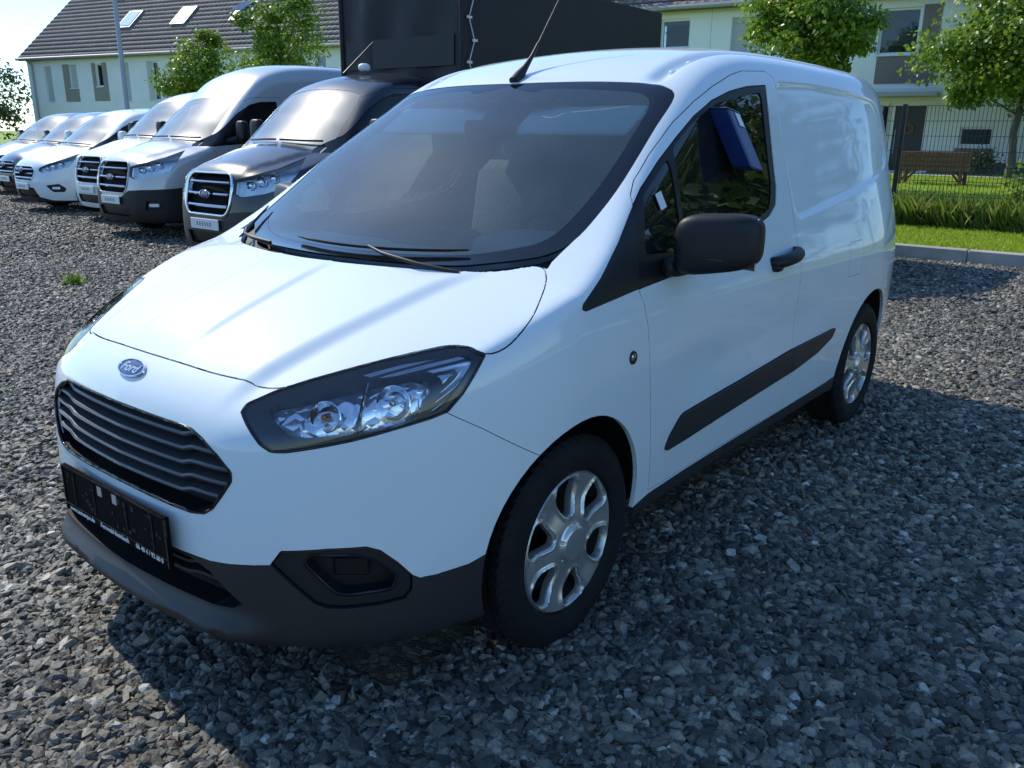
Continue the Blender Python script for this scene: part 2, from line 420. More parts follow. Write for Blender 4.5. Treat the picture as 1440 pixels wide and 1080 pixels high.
# ---------------------------------------------------------------- cutting a skin into panels
def CH(kind, P):
    x, y, z = P[:, 0], np.abs(P[:, 1]), P[:, 2]
    if kind == 'side': return x, z
    if kind == 'front': return y, z
    if kind == 'top': return x, y
    return (y - x)*.70711, z
class Field:
    def __init__(s, kind, poly, gate=None): s.k = kind; s.p = np.asarray(poly, float); s.g = gate
    def __call__(s, P):
        a, b = CH(s.k, P); d = poly_sd(s.p, a, b)
        return np.maximum(d, s.g(P)) if s.g is not None else d
def cut_skin(F, lo, hi, h, fields, fine=.007, band=.014, creases=None):
    P, T = surface_net(F, lo, hi, h); P = project(F, P)
    near = lambda Q: np.min([np.abs(f(Q)) for f in fields.values()], axis=0) < band
    if creases is not None: P, T = refine(F, P, T, creases, fine*1.3)
    P, T = refine(F, P, T, near, fine)
    for f in fields.values(): P, T, _ = split(P, T, f(P))
    N = grad(F, P, .011); N /= np.maximum(np.linalg.norm(N, axis=1), 1e-9)[:, None]
    c = P[T].mean(1)
    S = {k: f(c) < 0 for k, f in fields.items()}
    return P, T, N, c, S
def panel(name, P, T, N, mask, mat, parent, gap=.0016, depth=.012, raise_=0., shift=None, seal=None):
    """one body panel: its own mesh, edges drawn back by half the shut gap and turned inwards"""
    T = T[mask]
    if len(T) == 0: return None
    u, inv = np.unique(T, return_inverse=True); T = inv.reshape(-1, 3)
    P = P[u].copy(); N = N[u].copy()
    P += N*raise_
    if shift is not None: P += np.asarray(shift)
    E = np.concatenate([T[:, [0,1]], T[:, [1,2]], T[:, [2,0]]]); opp = np.concatenate([T[:,2], T[:,0], T[:,1]])
    key = np.minimum(E[:,0], E[:,1])*10000019 + np.maximum(E[:,0], E[:,1])
    _, idx, cnt = np.unique(key, return_index=True, return_counts=True)
    B = idx[cnt == 1]; BE = E[B]; BO = opp[B]
    d = P[BE[:,1]] - P[BE[:,0]]; d /= np.maximum(np.linalg.norm(d, axis=1), 1e-9)[:, None]
    w = P[BO] - P[BE[:,0]]; w -= (w*d).sum(1)[:, None]*d; w /= np.maximum(np.linalg.norm(w, axis=1), 1e-9)[:, None]
    acc = np.zeros_like(P)
    np.add.at(acc, BE[:,0], w); np.add.at(acc, BE[:,1], w)
    L = np.linalg.norm(acc, axis=1); m = L > 1e-6
    P[m] += acc[m]/L[m][:, None]*gap
    if depth > 0:
        bv = np.unique(BE); mp = -np.ones(len(P), np.int64); n0 = len(P); k = len(bv)
        mp[bv] = np.arange(k)
        out = -acc[bv]/np.maximum(L[bv], 1e-9)[:, None]
        r1 = P[bv]; r2 = P[bv] - N[bv]*depth
        Pn = np.concatenate([P, r1, r2]); Nn = np.concatenate([N, out, out])
        a, b = mp[BE[:,0]], mp[BE[:,1]]
        F1 = np.stack([n0+b, n0+a, n0+k+a], 1); F2 = np.stack([n0+b, n0+k+a, n0+k+b], 1)
        P, N, T = Pn, Nn, np.concatenate([T, F1, F2])
    me = mesh_np(name, P, T, N)
    return link(name, me, mat, parent)
# ---------------------------------------------------------------- the white panel van
van = empty('panel_van', 'white small panel van with black mirror parked large in the foreground', 'van')
SIDE = lambda P: .40 - np.abs(P[:, 1])
FRONT = lambda P: .02 - P[:, 0]
def sym(pts): return list(pts)
hood_poly = [(.722,-.2),(.722,0),(.718,.12),(.706,.26),(.684,.37),(.655,.45),(.594,.501),(.487,.583),(.379,.668),(.345,.702),(.328,.737),(.317,.782),
             (.25,.806),(.172,.803),(.097,.773),(.03,.738),(-.012,.710),(-.032,.682),(-.022,.650),(.02,.60),(.062,.54),(.120,.455),(.165,.34),(.196,.22),(.215,.1),(.222,0),(.222,-.2)]
ws_poly = [(-.742,-.2),(-.742,0),(-.755,.18),(-.783,.357),(-.812,.52),(-.812,.587),(-.786,.631),(-.639,.656),(-.405,.694),(-.234,.700),(-.14,.690),(-.075,.655),(-.03,.60),(.012,.54),(.070,.455),(.115,.34),(.146,.22),(.165,.1),(.172,0),(.172,-.2)]
ws_in = [(-.69,-.2),(-.69,.12),(-.715,.18),(-.735,.357),(-.755,.50),(-.745,.555),(-.70,.590),(-.60,.612),(-.40,.640),(-.22,.640),(-.13,.620),(-.075,.575),(.0,.47),(.055,.35),(.09,.22),(.108,.1),(.113,0),(.113,-.2)]
cowl_poly = [(-.3,-.2),(-.3,.60),(-.06,.690),(-.032,.682),(-.022,.650),(.02,.60),(.062,.54),(.120,.455),(.165,.34),(.196,.22),(.215,.1),(.222,0),(.222,-.2)]
dwin = [(-1.405,1.570),(-1.24,1.558),(-1.085,1.535),(-.94,1.500),(-.805,1.449),(-.669,1.381),(-.539,1.314),(-.412,1.242),(-.317,1.178),(-.218,1.109),(-.09,1.030),(.010,.978),(.018,.966),(.004,.960),
        (-.083,.967),(-.263,.980),(-.379,.987),(-.51,.994),(-.82,1.035),(-1.134,1.092),(-1.24,1.115),(-1.31,1.15),(-1.345,1.21),(-1.36,1.293)]
quarter = round_poly([(-.592,1.322),(-.405,1.222),(-.345,1.10),(-.342,1.066),(-.493,1.060),(-.562,1.062),(-.590,1.285)], .018, 4)
dglass = round_poly([(-.632,1.345),(-.66,1.365),(-.791,1.430),(-.967,1.490),(-1.222,1.530),(-1.355,1.543),(-1.338,1.425),(-1.308,1.219),(-1.255,1.140),(-1.128,1.108),(-.82,1.072),(-.588,1.060)], .03, 4)
door = [(-1.50,1.60),(-1.44,1.622),(-1.23,1.611),(-1.13,1.592),(-.972,1.546),(-.838,1.496),(-.695,1.428),(-.527,1.334),(-.415,1.264),(-.366,1.225),(-.325,1.170),(-.285,1.05),(-.265,.98),(-.287,.93),(-.302,.868),(-.307,.807),(-.317,.727),(-.332,.641),(-.36,.5),(-.395,.33),
        (-1.47,.328),(-1.462,.5),(-1.455,.73),(-1.458,.9),(-1.460,1.0),(-1.455,1.08),(-1.470,1.264),(-1.495,1.549)]
lamp = [(-.225,.785),(-.214,.799),(-.15,.824),(-.066,.847),(.068,.878),(.207,.904),(.252,.911),(.289,.911),(.328,.898),(.304,.86),(.275,.819),(.238,.782),(.202,.772),(.113,.754),(.028,.737),(-.059,.723),(-.124,.713),(-.154,.713),(-.178,.727),(-.210,.765)]
lamp_a = (lambda q: q.mean(0) + (q - q.mean(0))*np.array([1.10, 1.10]))(smooth_poly([(-.143,.798),(-.078,.815),(.016,.837),(.104,.854),(.153,.859),(.179,.847),(.184,.825),(.166,.792),(.148,.772),(.079,.760),(-.013,.753),(-.082,.752),(-.109,.765)], 3))
lamp_b = smooth_poly([(.038,.867),(.127,.885),(.218,.898),(.267,.903),(.294,.893),(.284,.863),(.255,.823),(.219,.789),(.203,.790),(.223,.822),(.230,.848),(.212,.868),(.176,.874),(.111,.862),(.063,.859)], 3)
grille = [(-.2,.742),(0,.742),(.10,.741),(.255,.738),(.305,.735),(.345,.721),(.398,.690),(.434,.658),(.435,.638),(.414,.604),(.384,.564),(.356,.546),(.312,.538),(.231,.539),(.1,.543),(0,.545),(-.2,.545)]
intake = [(-.2,.418),(.30,.416),(.36,.398),(.445,.332),(.42,.318),(.36,.312),(-.2,.312)]
white_low = [(-.72,.425),(-.55,.425),(-.407,.425),(-.324,.427),(-.233,.437),(-.171,.444),(-.144,.482),(-.04,.487),(.047,.485),(.078,.472),(.117,.435),(.150,.395),(.165,.386),(.199,.385),(.285,.392),(.35,.412),(.5,.45),(.5,.1),(-.72,.1)]
fog = [(-.171,.446),(-.144,.478),(-.04,.483),(.047,.481),(.076,.469),(.114,.433),(.149,.393),(.148,.36),(.132,.337),(.073,.331),(-.008,.331),(-.048,.335),(-.076,.348),(-.125,.398)]
fog_in = round_poly([(-.098,.45),(-.083,.468),(.022,.462),(.069,.442),(.116,.396),(.104,.364),(-.006,.361),(-.03,.370)], .012, 3)
bump_poly = [(-.75,.9),(-.35,.88),(-.20,.86),(-.02,.80),(.10,.77),(.235,.781),(.321,.729),(.455,.635),(.62,.53),(.62,.1),(-.75,.1)]
arch_f = [(.01 + .345*math.cos(a)*(1.0 if math.cos(a) > 0 else .93), .333 + .345*math.sin(a)) for a in np.linspace(-.75, PI+.75, 40)]
arch_r = [(-2.455 + .385*math.cos(a), .325 + .365*math.sin(a)) for a in np.linspace(-.75, PI+.75, 40)]
clad = round_poly([(-.548,.546),(-.956,.560),(-1.461,.584),(-1.93,.592),(-1.895,.553),(-1.74,.515),(-1.501,.489),(-.584,.449),(-.455,.447),(-.478,.490)], .02, 4)
sill = [(-.30,.300),(-.40,.318),(-.635,.322),(-1.43,.324),(-1.95,.328),(-2.10,.335),(-2.10,.1),(-.25,.1)]
fuel = round_poly([(-2.02,.80),(-2.20,.80),(-2.20,.95),(-2.02,.95)], .02, 4)
hood_poly, ws_poly, ws_in, cowl_poly = (smooth_poly(q, 4) for q in (hood_poly, ws_poly, ws_in, cowl_poly))
V_F = {
  'archf': Field('side', arch_f, SIDE), 'archr': Field('side', arch_r, SIDE),
  'hood': Field('top', hood_poly, lambda P: .70 - P[:, 2]), 'ws': Field('top', ws_poly, lambda P: 1.0 - P[:, 2]), 'wsin': Field('top', ws_in, lambda P: 1.0 - P[:, 2]),
  'cowl': Field('top', cowl_poly, lambda P: .98 - P[:, 2]),
  'dwin': Field('side', dwin, SIDE), 'quarter': Field('side', quarter, SIDE), 'dglass': Field('side', dglass, SIDE), 'door': Field('side', door, SIDE),
  'lamp': Field('corner', lamp, FRONT), 'grille': Field('front', grille, lambda P: .5 - P[:, 0]), 'intake': Field('front', intake, lambda P: .5 - P[:, 0]),
  'lampa': Field('corner', lamp_a, FRONT), 'lampb': Field('corner', lamp_b, FRONT),
  'low': Field('corner', white_low, FRONT), 'fog': Field('corner', fog, FRONT), 'fogin': Field('corner', fog_in, FRONT), 'bump': Field('corner', bump_poly, FRONT),
  'clad': Field('side', clad, SIDE), 'sill': Field('side', sill, SIDE), 'fuel': Field('side', fuel, lambda P: .4 - P[:, 1]),
}
def pressed(P):
    """where the sheet metal has tight pressings: bonnet creases, roof gutters, the edge of the load bay panel"""
    x, y, z = P[:, 0], np.abs(P[:, 1]), P[:, 2]; yo = .39 + .255*(.66 - x)
    m = (x > -.05) & (x < .80) & (z > .75) & ((np.abs(y - .128) < .035) | (np.abs(y - yo) < .05))
    m |= (x < -.78) & (z > 1.45) & (np.abs(y - cw_ch(x)) < .04)
    return m | ((y > .5) & (x < -1.4) & (np.abs(poly_sd(cw_panel, x, z)) < .028))
VP, VT, VN, VC, VS = cut_skin(courier, (-3.5,-1,.14), (1.0,1,1.9), .024, V_F, fine=.0075, creases=pressed)
S = VS; left = VC[:, 1] > 0
live = ~(S['archf'] | S['archr']) & (VN[VT].mean(1)[:, 2] > -.80)
used = np.zeros(len(VT), bool)
def take(m):
    global used
    m = m & live & ~used; used = used | m; return m
def van_panel(name, m, mat, parent=None, **k): return panel(name, VP, VT, VN, take(m), mat, van if parent is None else parent, **k)
lamp_mask = {s: take(S['lamp'] & (left == s)) for s in (True, False)}
grille_mask = take(S['grille'])
intake_mask = take(S['intake'])
fogin_mask = {s: take(S['fogin'] & (left == s)) for s in (True, False)}
fog_mask = {s: take(S['fog'] & (left == s)) for s in (True, False)}
windscreen = van_panel('windscreen', S['wsin'] & S['ws'], 'windscreen', gap=0, depth=0, raise_=-.002)
ws_border = van_panel('windscreen_border', S['ws'], 'gloss_black', gap=.001, depth=.006, raise_=-.002)
van_panel('cowl_panel', S['cowl'] & ~S['hood'], 'black_plastic', gap=0, depth=.02, raise_=-.024)
van_panel('bonnet', S['hood'], 'white_paint', gap=.0032, depth=.02)
doors = {}
for s, nm in ((True, 'left'), (False, 'right')):
    d = van_panel('door_frame_trim', S['dwin'] & S['door'] & (left == s) & ~S['quarter'] & ~S['dglass'], 'satin_black', gap=.001, depth=.010, raise_=-.002)
    w1 = van_panel('window', S['dglass'] & S['dwin'] & (left == s), 'side_glass', gap=0, depth=0, raise_=-.006)
    w2 = van_panel('quarter_window', S['quarter'] & S['dwin'] & (left == s), 'side_glass', gap=0, depth=0, raise_=-.006)
    van_panel('corner_trim', S['dwin'] & (left == s), 'black_plastic', gap=.001, depth=.010, raise_=.001)
    c1 = van_panel('side_moulding', S['clad'] & S['door'] & (left == s), 'grey_plastic', gap=.001, depth=.012, raise_=.010)
    c2 = van_panel('side_moulding', S['clad'] & (left == s), 'grey_plastic', gap=.001, depth=.012, raise_=.010)
    sl = van_panel('sill', S['sill'] & (left == s), 'grey_plastic', gap=.001, depth=.012, raise_=.004)
    dr = van_panel('door', S['door'] & (left == s), 'white_paint', gap=.0022, depth=.018)
    for q in (d, w1, w2, c1): q.parent = dr
    doors[s] = dr
van_panel('fuel_flap', S['fuel'], 'white_paint', gap=.0016, depth=.012)
low = van_panel('lower_bumper', S['low'] & S['bump'], 'grey_plastic', gap=.0006, depth=.010)
bumper = van_panel('bumper', S['bump'], 'white_paint', gap=.0012, depth=.012)
body = van_panel('body', np.ones(len(VT), bool), 'white_paint', gap=.0006, depth=.014)
# dark inner shell: what shows through the shut gaps and lines the cabin and the load bay
def inner(P): return courier(P) + .030
IP, IT = surface_net(inner, (-3.5,-1,.14), (1.0,1,1.9), .045); IP = project(inner, IP)
ic = IP[IT].mean(1)
opens = np.zeros(len(IT), bool)
for k, mrg in (('archf',.03),('archr',.03),('wsin',0.),('quarter',0.),('dglass',0.),('lamp',.03),('grille',.03),('fog',.03),('intake',.03),('cowl',.02)): opens |= V_F[k](ic) < mrg
IN = grad(inner, IP, .006); IN /= np.linalg.norm(IN, axis=1)[:, None]
panel('inner_shell', IP, IT, IN, ~opens, 'interior_dark', van, gap=0, depth=0)
# wheel arch liners
for wx, sx in ((.01, 1.), (-2.455, 1.)):
    for sy in (1, -1):
        m = MB(); A = np.linspace(-.35, PI+.35, 22); r = .372
        n = len(A); V = [(wx + r*math.cos(a), sy*.50, .333 + r*math.sin(a)) for a in A]
        rim_ = np.array([(wx + r*math.cos(a), .5, .333 + r*math.sin(a)) for a in A]); lo = np.full(n, .5); hi = np.full(n, .9)
        for _ in range(14):
            md = .5*(lo+hi); ins = courier(np.stack([rim_[:,0], md, rim_[:,2]], 1)) < -.016; lo = np.where(ins, md, lo); hi = np.where(ins, hi, md)
        V += [(p[0], sy*l, p[2]) for p, l in zip(rim_, lo)]
        m.add(V, [(i, i+1, n+i+1, n+i) for i in range(n-1)])
        m.add([(wx, sy*.50, .333)] + V[:n], [(0, i+1, i+2) for i in range(n-1)])
        m.build('wheel_arch_liner', 'seal', van, smooth=50)
# ---- grille: a shallow tray behind the opening, five slats that kink up towards both ends, a rim
def basin(name, mask, mat, parent, depth, direction, rim=.0):
    """tray behind an opening: the opening's own sheet moved back, with walls up to the skin"""
    T = VT[mask]; u, inv = np.unique(T, return_inverse=True); T = inv.reshape(-1, 3); P = VP[u].copy(); N = VN[u].copy()
    E = np.concatenate([T[:, [0,1]], T[:, [1,2]], T[:, [2,0]]])
    key = np.minimum(E[:,0], E[:,1])*10000019 + np.maximum(E[:,0], E[:,1])
    _, idx, cnt = np.unique(key, return_index=True, return_counts=True); BE = E[idx[cnt == 1]]
    D = np.asarray(direction, float)
    Q = P + D*depth
    n = len(P); bv = np.unique(BE); mp = -np.ones(n, np.int64); mp[bv] = np.arange(len(bv)); k = len(bv)
    V = np.concatenate([Q, P[bv] - N[bv]*.001, Q[bv]])
    a, b = mp[BE[:,0]], mp[BE[:,1]]
    F = np.concatenate([T, np.stack([n+a, n+b, n+k+b], 1), np.stack([n+a, n+k+b, n+k+a], 1)])
    me = mesh_np(name, V, F); o = link(name, me, mat, parent); me.polygons.foreach_set('use_smooth', np.ones(len(me.polygons), bool)); me.set_sharp_from_angle(angle=rad(40)); return o, BE, P, N
gr, gBE, gP, gN = basin('grille', grille_mask, 'satin_black', van, .062, (-1,0,0))
def front_xs(y, z):
    """x of the van's nose at (y, z), arrays"""
    y, z = np.broadcast_arrays(np.asarray(y, float), np.asarray(z, float)); lo = np.full(y.shape, .3); hi = np.full(y.shape, 1.0)
    for _ in range(26):
        mid = .5*(lo+hi); ins = courier(np.stack([mid, y, z], 1)) < 0
        lo = np.where(ins, mid, lo); hi = np.where(ins, hi, mid)
    return lo
gp = np.array(grille)
def grille_half(z):
    """half width of the grille opening at height z"""
    y = np.linspace(0, .46, 400); ins = poly_sd(gp, y, np.full(400, z)) < 0
    return y[ins].max() if ins.any() else 0
for k in range(5):
    z0 = .712 - k*.0335
    hw = grille_half(z0 + .004) - .004; m = MB(); ys = np.unique(np.concatenate([np.linspace(-hw, hw, 41), [-.27, .27, -.30, .30]])); R = []
    zs = z0 + .010*sstep(.265, .31, np.abs(ys))
    for y, zc, x in zip(ys, zs, front_xs(ys, zs) - .010):
        R.append([(x, y, zc - .003), (x + .004, y, zc + .003), (x, y, zc + .008), (x - .045, y, zc + .014), (x - .045, y, zc + .004)])
    V = [p for r in R for p in r]; F = []
    for i in range(len(R)-1):
        for j in range(5): F.append((i*5+j, i*5+(j+1) % 5, (i+1)*5+(j+1) % 5, (i+1)*5+j))
    F += [(0,1,2,3,4), tuple((len(R)-1)*5+j for j in range(5))]
    m.add(V, F).build('slat', 'slat_grey', gr, smooth=35)
def rim_tube(mask_BE, P, N, r, name, mat, parent, off=-.002):
    nxt = {}
    for a, b in mask_BE: nxt.setdefault(int(a), []).append(int(b))
    start = int(mask_BE[0][0]); loop = [start]; cur = start
    while True:
        cur = nxt[cur][0]
        if cur == start or len(loop) > 5000: break
        loop.append(cur)
    pts = [Vector(P[i] + N[i]*off) for i in loop]
    keep = [pts[0]]
    for p in pts[1:]:
        if (p - keep[-1]).length > .006: keep.append(p)
    return MB().tube(keep, r, n=6, closed=True).build(name, mat, parent, smooth=60)
rim_tube(gBE, gP, gN, .0045, 'grille_rim', 'gloss_black', gr)
# ---- lower intake with two slats
it, _, _, _ = basin('lower_intake', intake_mask, 'satin_black', van, .06, (-1,0,0))
for zc, hw in ((.392,.335),(.364,.385)):
    m = MB(); R = []
    ys = np.linspace(-hw, hw, 31); zs = zc + .010*sstep(.26, .30, np.abs(ys))
    for y, z1, x in zip(ys, zs, front_xs(ys, zs) - .014):
        R.append([(x, y, z1-.004), (x, y, z1+.004), (x-.04, y, z1+.008), (x-.04, y, z1)])
    V = [p for r in R for p in r]; F = [(i*4+j, i*4+(j+1) % 4, i*4+4+(j+1) % 4, i*4+4+j) for i in range(30) for j in range(4)]
    m.add(V, F).build('slat', 'grey_plastic', it, smooth=35)
# ---- fog lamp recesses
for s in (True, False):
    sg = 1 if s else -1
    fo = panel('fog_recess', VP, VT, VN, fog_mask[s], 'black_plastic', van, gap=.002, depth=.02, raise_=-.010)
    o, fBE, fP, fN = basin('fog_pocket', fogin_mask[s], 'black_plastic', fo, .055, (-.74, -.60*sg, .0))
    rim_tube(fBE, fP, fN, .0035, 'fog_rim', 'grey_plastic', fo, off=-.010)
    c = project(courier, np.array([[.64, .645*sg, .418]]))[0]
    Rm = Vector((.74,.62*sg,.0)).to_track_quat('Z','Y').to_matrix()
    MB().box(Vector(c) + Vector((-.036, -.030*sg, .0)), (.085,.05,.012), rot=Rm, bev=.005).build('fog_blank', 'satin_black', fo)
# ---- headlights: clear lens, dark housing, two chrome bowls, ribbed indicator strip
pbr('lamp_housing', (.040,.044,.052), rough=.25)
def reflector_mat(name, col, ribs):
    """faceted silvered plastic"""
    m, nt, b = _new(name); L = nt.links; b.inputs['Base Color'].default_value = (*col, 1); b.inputs['Metallic'].default_value = .7; b.inputs['Roughness'].default_value = .16
    tc = nt.nodes.new('ShaderNodeTexCoord'); bp = nt.nodes.new('ShaderNodeBump'); bp.inputs['Strength'].default_value = .8; bp.inputs['Distance'].default_value = .012
    if ribs: t = nt.nodes.new('ShaderNodeTexWave'); t.inputs['Scale'].default_value = 32; t.bands_direction = 'DIAGONAL'; o = 'Fac'
    else: t = nt.nodes.new('ShaderNodeTexVoronoi'); t.inputs['Scale'].default_value = 30; t.distance = 'CHEBYCHEV'; o = 'Distance'
    L.new(tc.outputs['Object'], t.inputs['Vector']); L.new(t.outputs[o], bp.inputs['Height']); L.new(bp.outputs['Normal'], b.inputs['Normal'])
reflector_mat('lamp_reflector', (.80,.84,.88), False)
reflector_mat('lamp_ribs', (.62,.66,.71), True)
def corner_pt(u, z, sg):
    """point on the van's front corner at corner coordinate u and height z"""
    a, b = -.2, 1.4
    for _ in range(3):
        t = np.linspace(a, b, 60); k = int(np.argmax(courier(np.stack([(-u + t)*.70711, (u + t)*.70711, np.full(60, z)], 1)) > 0)); a, b = t[max(k-1, 0)], t[k]
    return Vector(((-u + a)*.70711, sg*(u + a)*.70711, z))
for s in (True, False):
    sg = 1 if s else -1
    hl, lBE, lP, lN = basin('headlight', lamp_mask[s], 'lamp_housing', van, .075, (-.78, -.50*sg, -.05))
    panel('bezel', VP, VT, VN, lamp_mask[s] & ~VS['lampa'] & ~VS['lampb'], 'lamp_housing', hl, gap=.001, depth=.022, raise_=-.007)
    panel('reflector', VP, VT, VN, lamp_mask[s] & VS['lampa'], 'lamp_reflector', hl, gap=-.004, depth=0, raise_=-.030)
    panel('indicator', VP, VT, VN, lamp_mask[s] & VS['lampb'], 'lamp_ribs', hl, gap=-.004, depth=0, raise_=-.018)
    panel('lens', VP, VT, VN, lamp_mask[s], 'lamp_lens', hl, gap=.001, depth=.0, raise_=-.0015)
    rim_tube(lBE, lP, lN, .004, 'lens_seal', 'gloss_black', hl, off=-.003)
    dirv = Vector((.84, .48*sg, .22)).normalized(); q = dirv.to_track_quat('Z', 'Y').to_matrix().to_4x4()
    for (u, z, r) in ((-.040,.786,.036), (.110,.812,.040)):
        c = corner_pt(u, z, sg) - dirv*.030
        rf = MB().lathe([(r,.006),(r*.93,.007),(r*.86,.002),(r*.6,-.010),(r*.3,-.014),(r*.2,-.012)], 28, Matrix.Translation(c) @ q).build('reflector_bowl', 'chrome', hl, smooth=25)
        MB().lathe([(0,.022),(.006,.021),(.008,.016),(.008,-.01)], 12, Matrix.Translation(c) @ q).build('bulb', 'orange_bulb' if u < 0 else 'dark_chrome', rf, smooth=40)
    a = corner_pt(.030, .757, sg) - dirv*.016; b = corner_pt(.054, .845, sg) - dirv*.016
    MB().tube([a, b], .0045, 6).build('reflector_bar', 'chrome', hl, smooth=60)
# ---- badge
bc = Vector(project(courier, np.array([[.77, 0., .823]]))[0]); bn = Vector(grad(courier, np.array([bc]))[0]).normalized()
bx = Vector((0,1,0)); by = bn.cross(bx).normalized()
BM = Matrix(((bx.x, by.x, bn.x, bc.x), (bx.y, by.y, bn.y, bc.y), (bx.z, by.z, bn.z, bc.z), (0,0,0,1)))
badge = MB().lathe([(0,.006),(.7,.0055),(.86,.004),(.9,.004)], 40, BM @ Matrix.Diagonal((.058,.024,1,1))).build('badge', 'badge_blue', van, smooth=50)
MB().lathe([(.87,.003),(.90,.0065),(.97,.0065),(1.0,.001)], 40, BM @ Matrix.Diagonal((.060,.026,1,1))).build('badge_ring', 'chrome', badge, smooth=50)
sh = Matrix(((1,.35,0,0),(0,1,0,0),(0,0,1,0),(0,0,0,1)))
text_mesh('Ford', .036, 'lettering', 'silver_print', badge, BM @ Matrix.Translation((0,-.001,.0058)) @ sh, extrude=.0006, sx=1.05, bold=.0004)
# ---- number plate holder
PX = .862
pl = MB().box((PX-.006, 0, .456), (.012,.530,.136), bev=.005).build('plate_holder', 'void_black', van)
m = MB()
for sy in (-1, 1): m.box((PX+.001, sy*.262, .456), (.004,.006,.132))
m.box((PX+.001, 0, .5215), (.004,.53,.005)); m.box((PX+.001, 0, .412), (.003,.53,.003)); m.build('plate_rim', 'gloss_black', pl)
m = MB(); rr = random.Random(3)
for i in range(30):
    y = -.25 + .5*rr.random(); z = .424 + .085*rr.random(); m.box((PX+.0008, y, z), (.0016, .004+.014*rr.random(), .003+.012*rr.random()))
for y in (-.09, .075, .20, -.20): m.box((PX+.001, y, .464), (.003,.004,.09))
m.build('plate_slots', 'satin_black', pl)['kind'] = 'stuff'
for y in (-.055, .022): MB().box((PX+.001, y, .499), (.002,.022,.026)).build('adhesive_pad', 'silver_print', pl)
TM = lambda y, z: Matrix(((0,0,1,PX+.0012),(1,0,0,y),(0,1,0,z),(0,0,0,1)))
for txt, y in (('www.autoexpo.de', -.175), ('Fernwald-Steinbach', .0), ('06 40 4 / 92 60 0', .172)):
    text_mesh(txt, .0185, 'lettering', 'white_print', pl, TM(y, .400), extrude=.0004, bold=.0003)
# ---- wheels
pbr('rim_dark', (.012,.012,.012), rough=.7, spec=.2)
def wheel_cover():
    R = .207; nr, nt_ = 46, 252
    rr = np.concatenate([[0], np.linspace(.006, R, nr)]); th = np.arange(nt_)*2*PI/nt_
    P = [(0, 0, 0)] + [(r*math.cos(t), r*math.sin(t), 0) for r in rr[1:] for t in th]
    T = [(0, 1+k, 1+(k+1) % nt_) for k in range(nt_)]
    for i in range(nr-1):
        for k in range(nt_):
            a, b = 1+i*nt_+k, 1+i*nt_+(k+1) % nt_; c, d = a+nt_, b+nt_; T += [(a, c, d), (a, d, b)]
    P = np.array(P, float); T = np.array(T)
    hole = smooth_poly([(.092,-.014),(.115,-.028),(.145,-.041),(.170,-.047),(.187,-.038),(.193,-.018),(.194,0),(.193,.018),(.187,.038),(.170,.047),(.145,.041),(.115,.028),(.092,.014),(.086,0)], 4)
    def hf(Q):
        a = np.arctan2(Q[:,1], Q[:,0]); r = np.hypot(Q[:,0], Q[:,1]); a = (a - PI/2 + PI/6) % (PI/3) - PI/6
        return poly_sd(hole, r*np.cos(a), r*np.sin(a))
    f = hf(P); P, T, f = split(P, T, f)
    keep = f[T].mean(1) > -1e-6; T = T[keep]
    d = np.maximum(f, 0); r = np.hypot(P[:,0], P[:,1])
    z = .004*np.cos(np.clip(r/R, 0, 1)*PI*.5) - .016*bump(r - .135, .05) + .012*sstep(.060, .046, r)
    z += .007*bump(d - .007, .006)*sstep(.07, .09, r)*sstep(.203, .18, r) - .005*np.exp(-d/.002)
    z -= .012*sstep(R-.008, R, r)
    a = np.arctan2(P[:,1], P[:,0])
    for k in range(6):
        t = PI/2 + k*PI/3; z -= .008*bump(np.hypot(P[:,0]-.054*math.cos(t), P[:,1]-.054*math.sin(t)), .003)
    P[:, 2] = z
    u, inv = np.unique(T, return_inverse=True); T = inv.reshape(-1, 3); P = P[u]
    E = np.concatenate([T[:, [0,1]], T[:, [1,2]], T[:, [2,0]]]); key = np.minimum(E[:,0],E[:,1])*10000019 + np.maximum(E[:,0],E[:,1])
    _, idx, cnt = np.unique(key, return_index=True, return_counts=True); BE = E[idx[cnt == 1]]
    bv = np.unique(BE); mp = -np.ones(len(P), np.int64); mp[bv] = np.arange(len(bv)); n = len(P); k = len(bv)
    lowr = P[bv]*np.array([.985,.985,1]); lowr[:, 2] -= .020
    a, b = mp[BE[:,0]], mp[BE[:,1]]
    F = np.concatenate([T, np.stack([BE[:,1], BE[:,0], n+a], 1), np.stack([BE[:,1], n+a, n+b], 1)])
    me = mesh_np('wheel_cover', np.concatenate([P, lowr]), F)
    me.polygons.foreach_set('use_smooth', np.ones(len(me.polygons), bool)); me.set_sharp_from_angle(angle=rad(50)); return me
def tyre_mesh(R, W, rim, n=240):
    """tyre about local z (outer face +z) with a cut tread"""
    prof = [(rim, W*.42), (rim+.008, W*.47), (rim+.03, W*.50), ((R+rim)/2, W*.51), (R-.030, W*.485), (R-.015, W*.455), (R-.006, W*.41)]
    tread = [(R, t) for t in np.linspace(W*.38, -W*.38, 22)]
    prof = prof + tread + [(r, -h) for r, h in prof[::-1]]
    P = []; m = len(prof)
    for k in range(n):
        a = 2*PI*k/n
        for j, (r, h) in enumerate(prof):
            if 7 <= j < 29:
                t = (j - 7)/21
                if j in (12, 13, 18, 22, 23): r -= .007
                elif (k + int(6*abs(t-.5))) % 4 == 0: r -= .006
            elif j in (5, 6, 29, 30) and k % 4 == 0: r -= .005
            P.append((r*math.cos(a), r*math.sin(a), h))
    P = np.array(P); k = np.arange(n)[:, None]; j = np.arange(m-1)[None, :]; k2 = (k+1) % n
    Q = np.stack([k*m+j, k2*m+j, k2*m+j+1, k*m+j+1], -1).reshape(-1, 4)
    me = mesh_np('tyre', P, Q); me.polygons.foreach_set('use_smooth', np.ones(len(me.polygons), bool)); me.set_sharp_from_angle(angle=rad(28)); return me
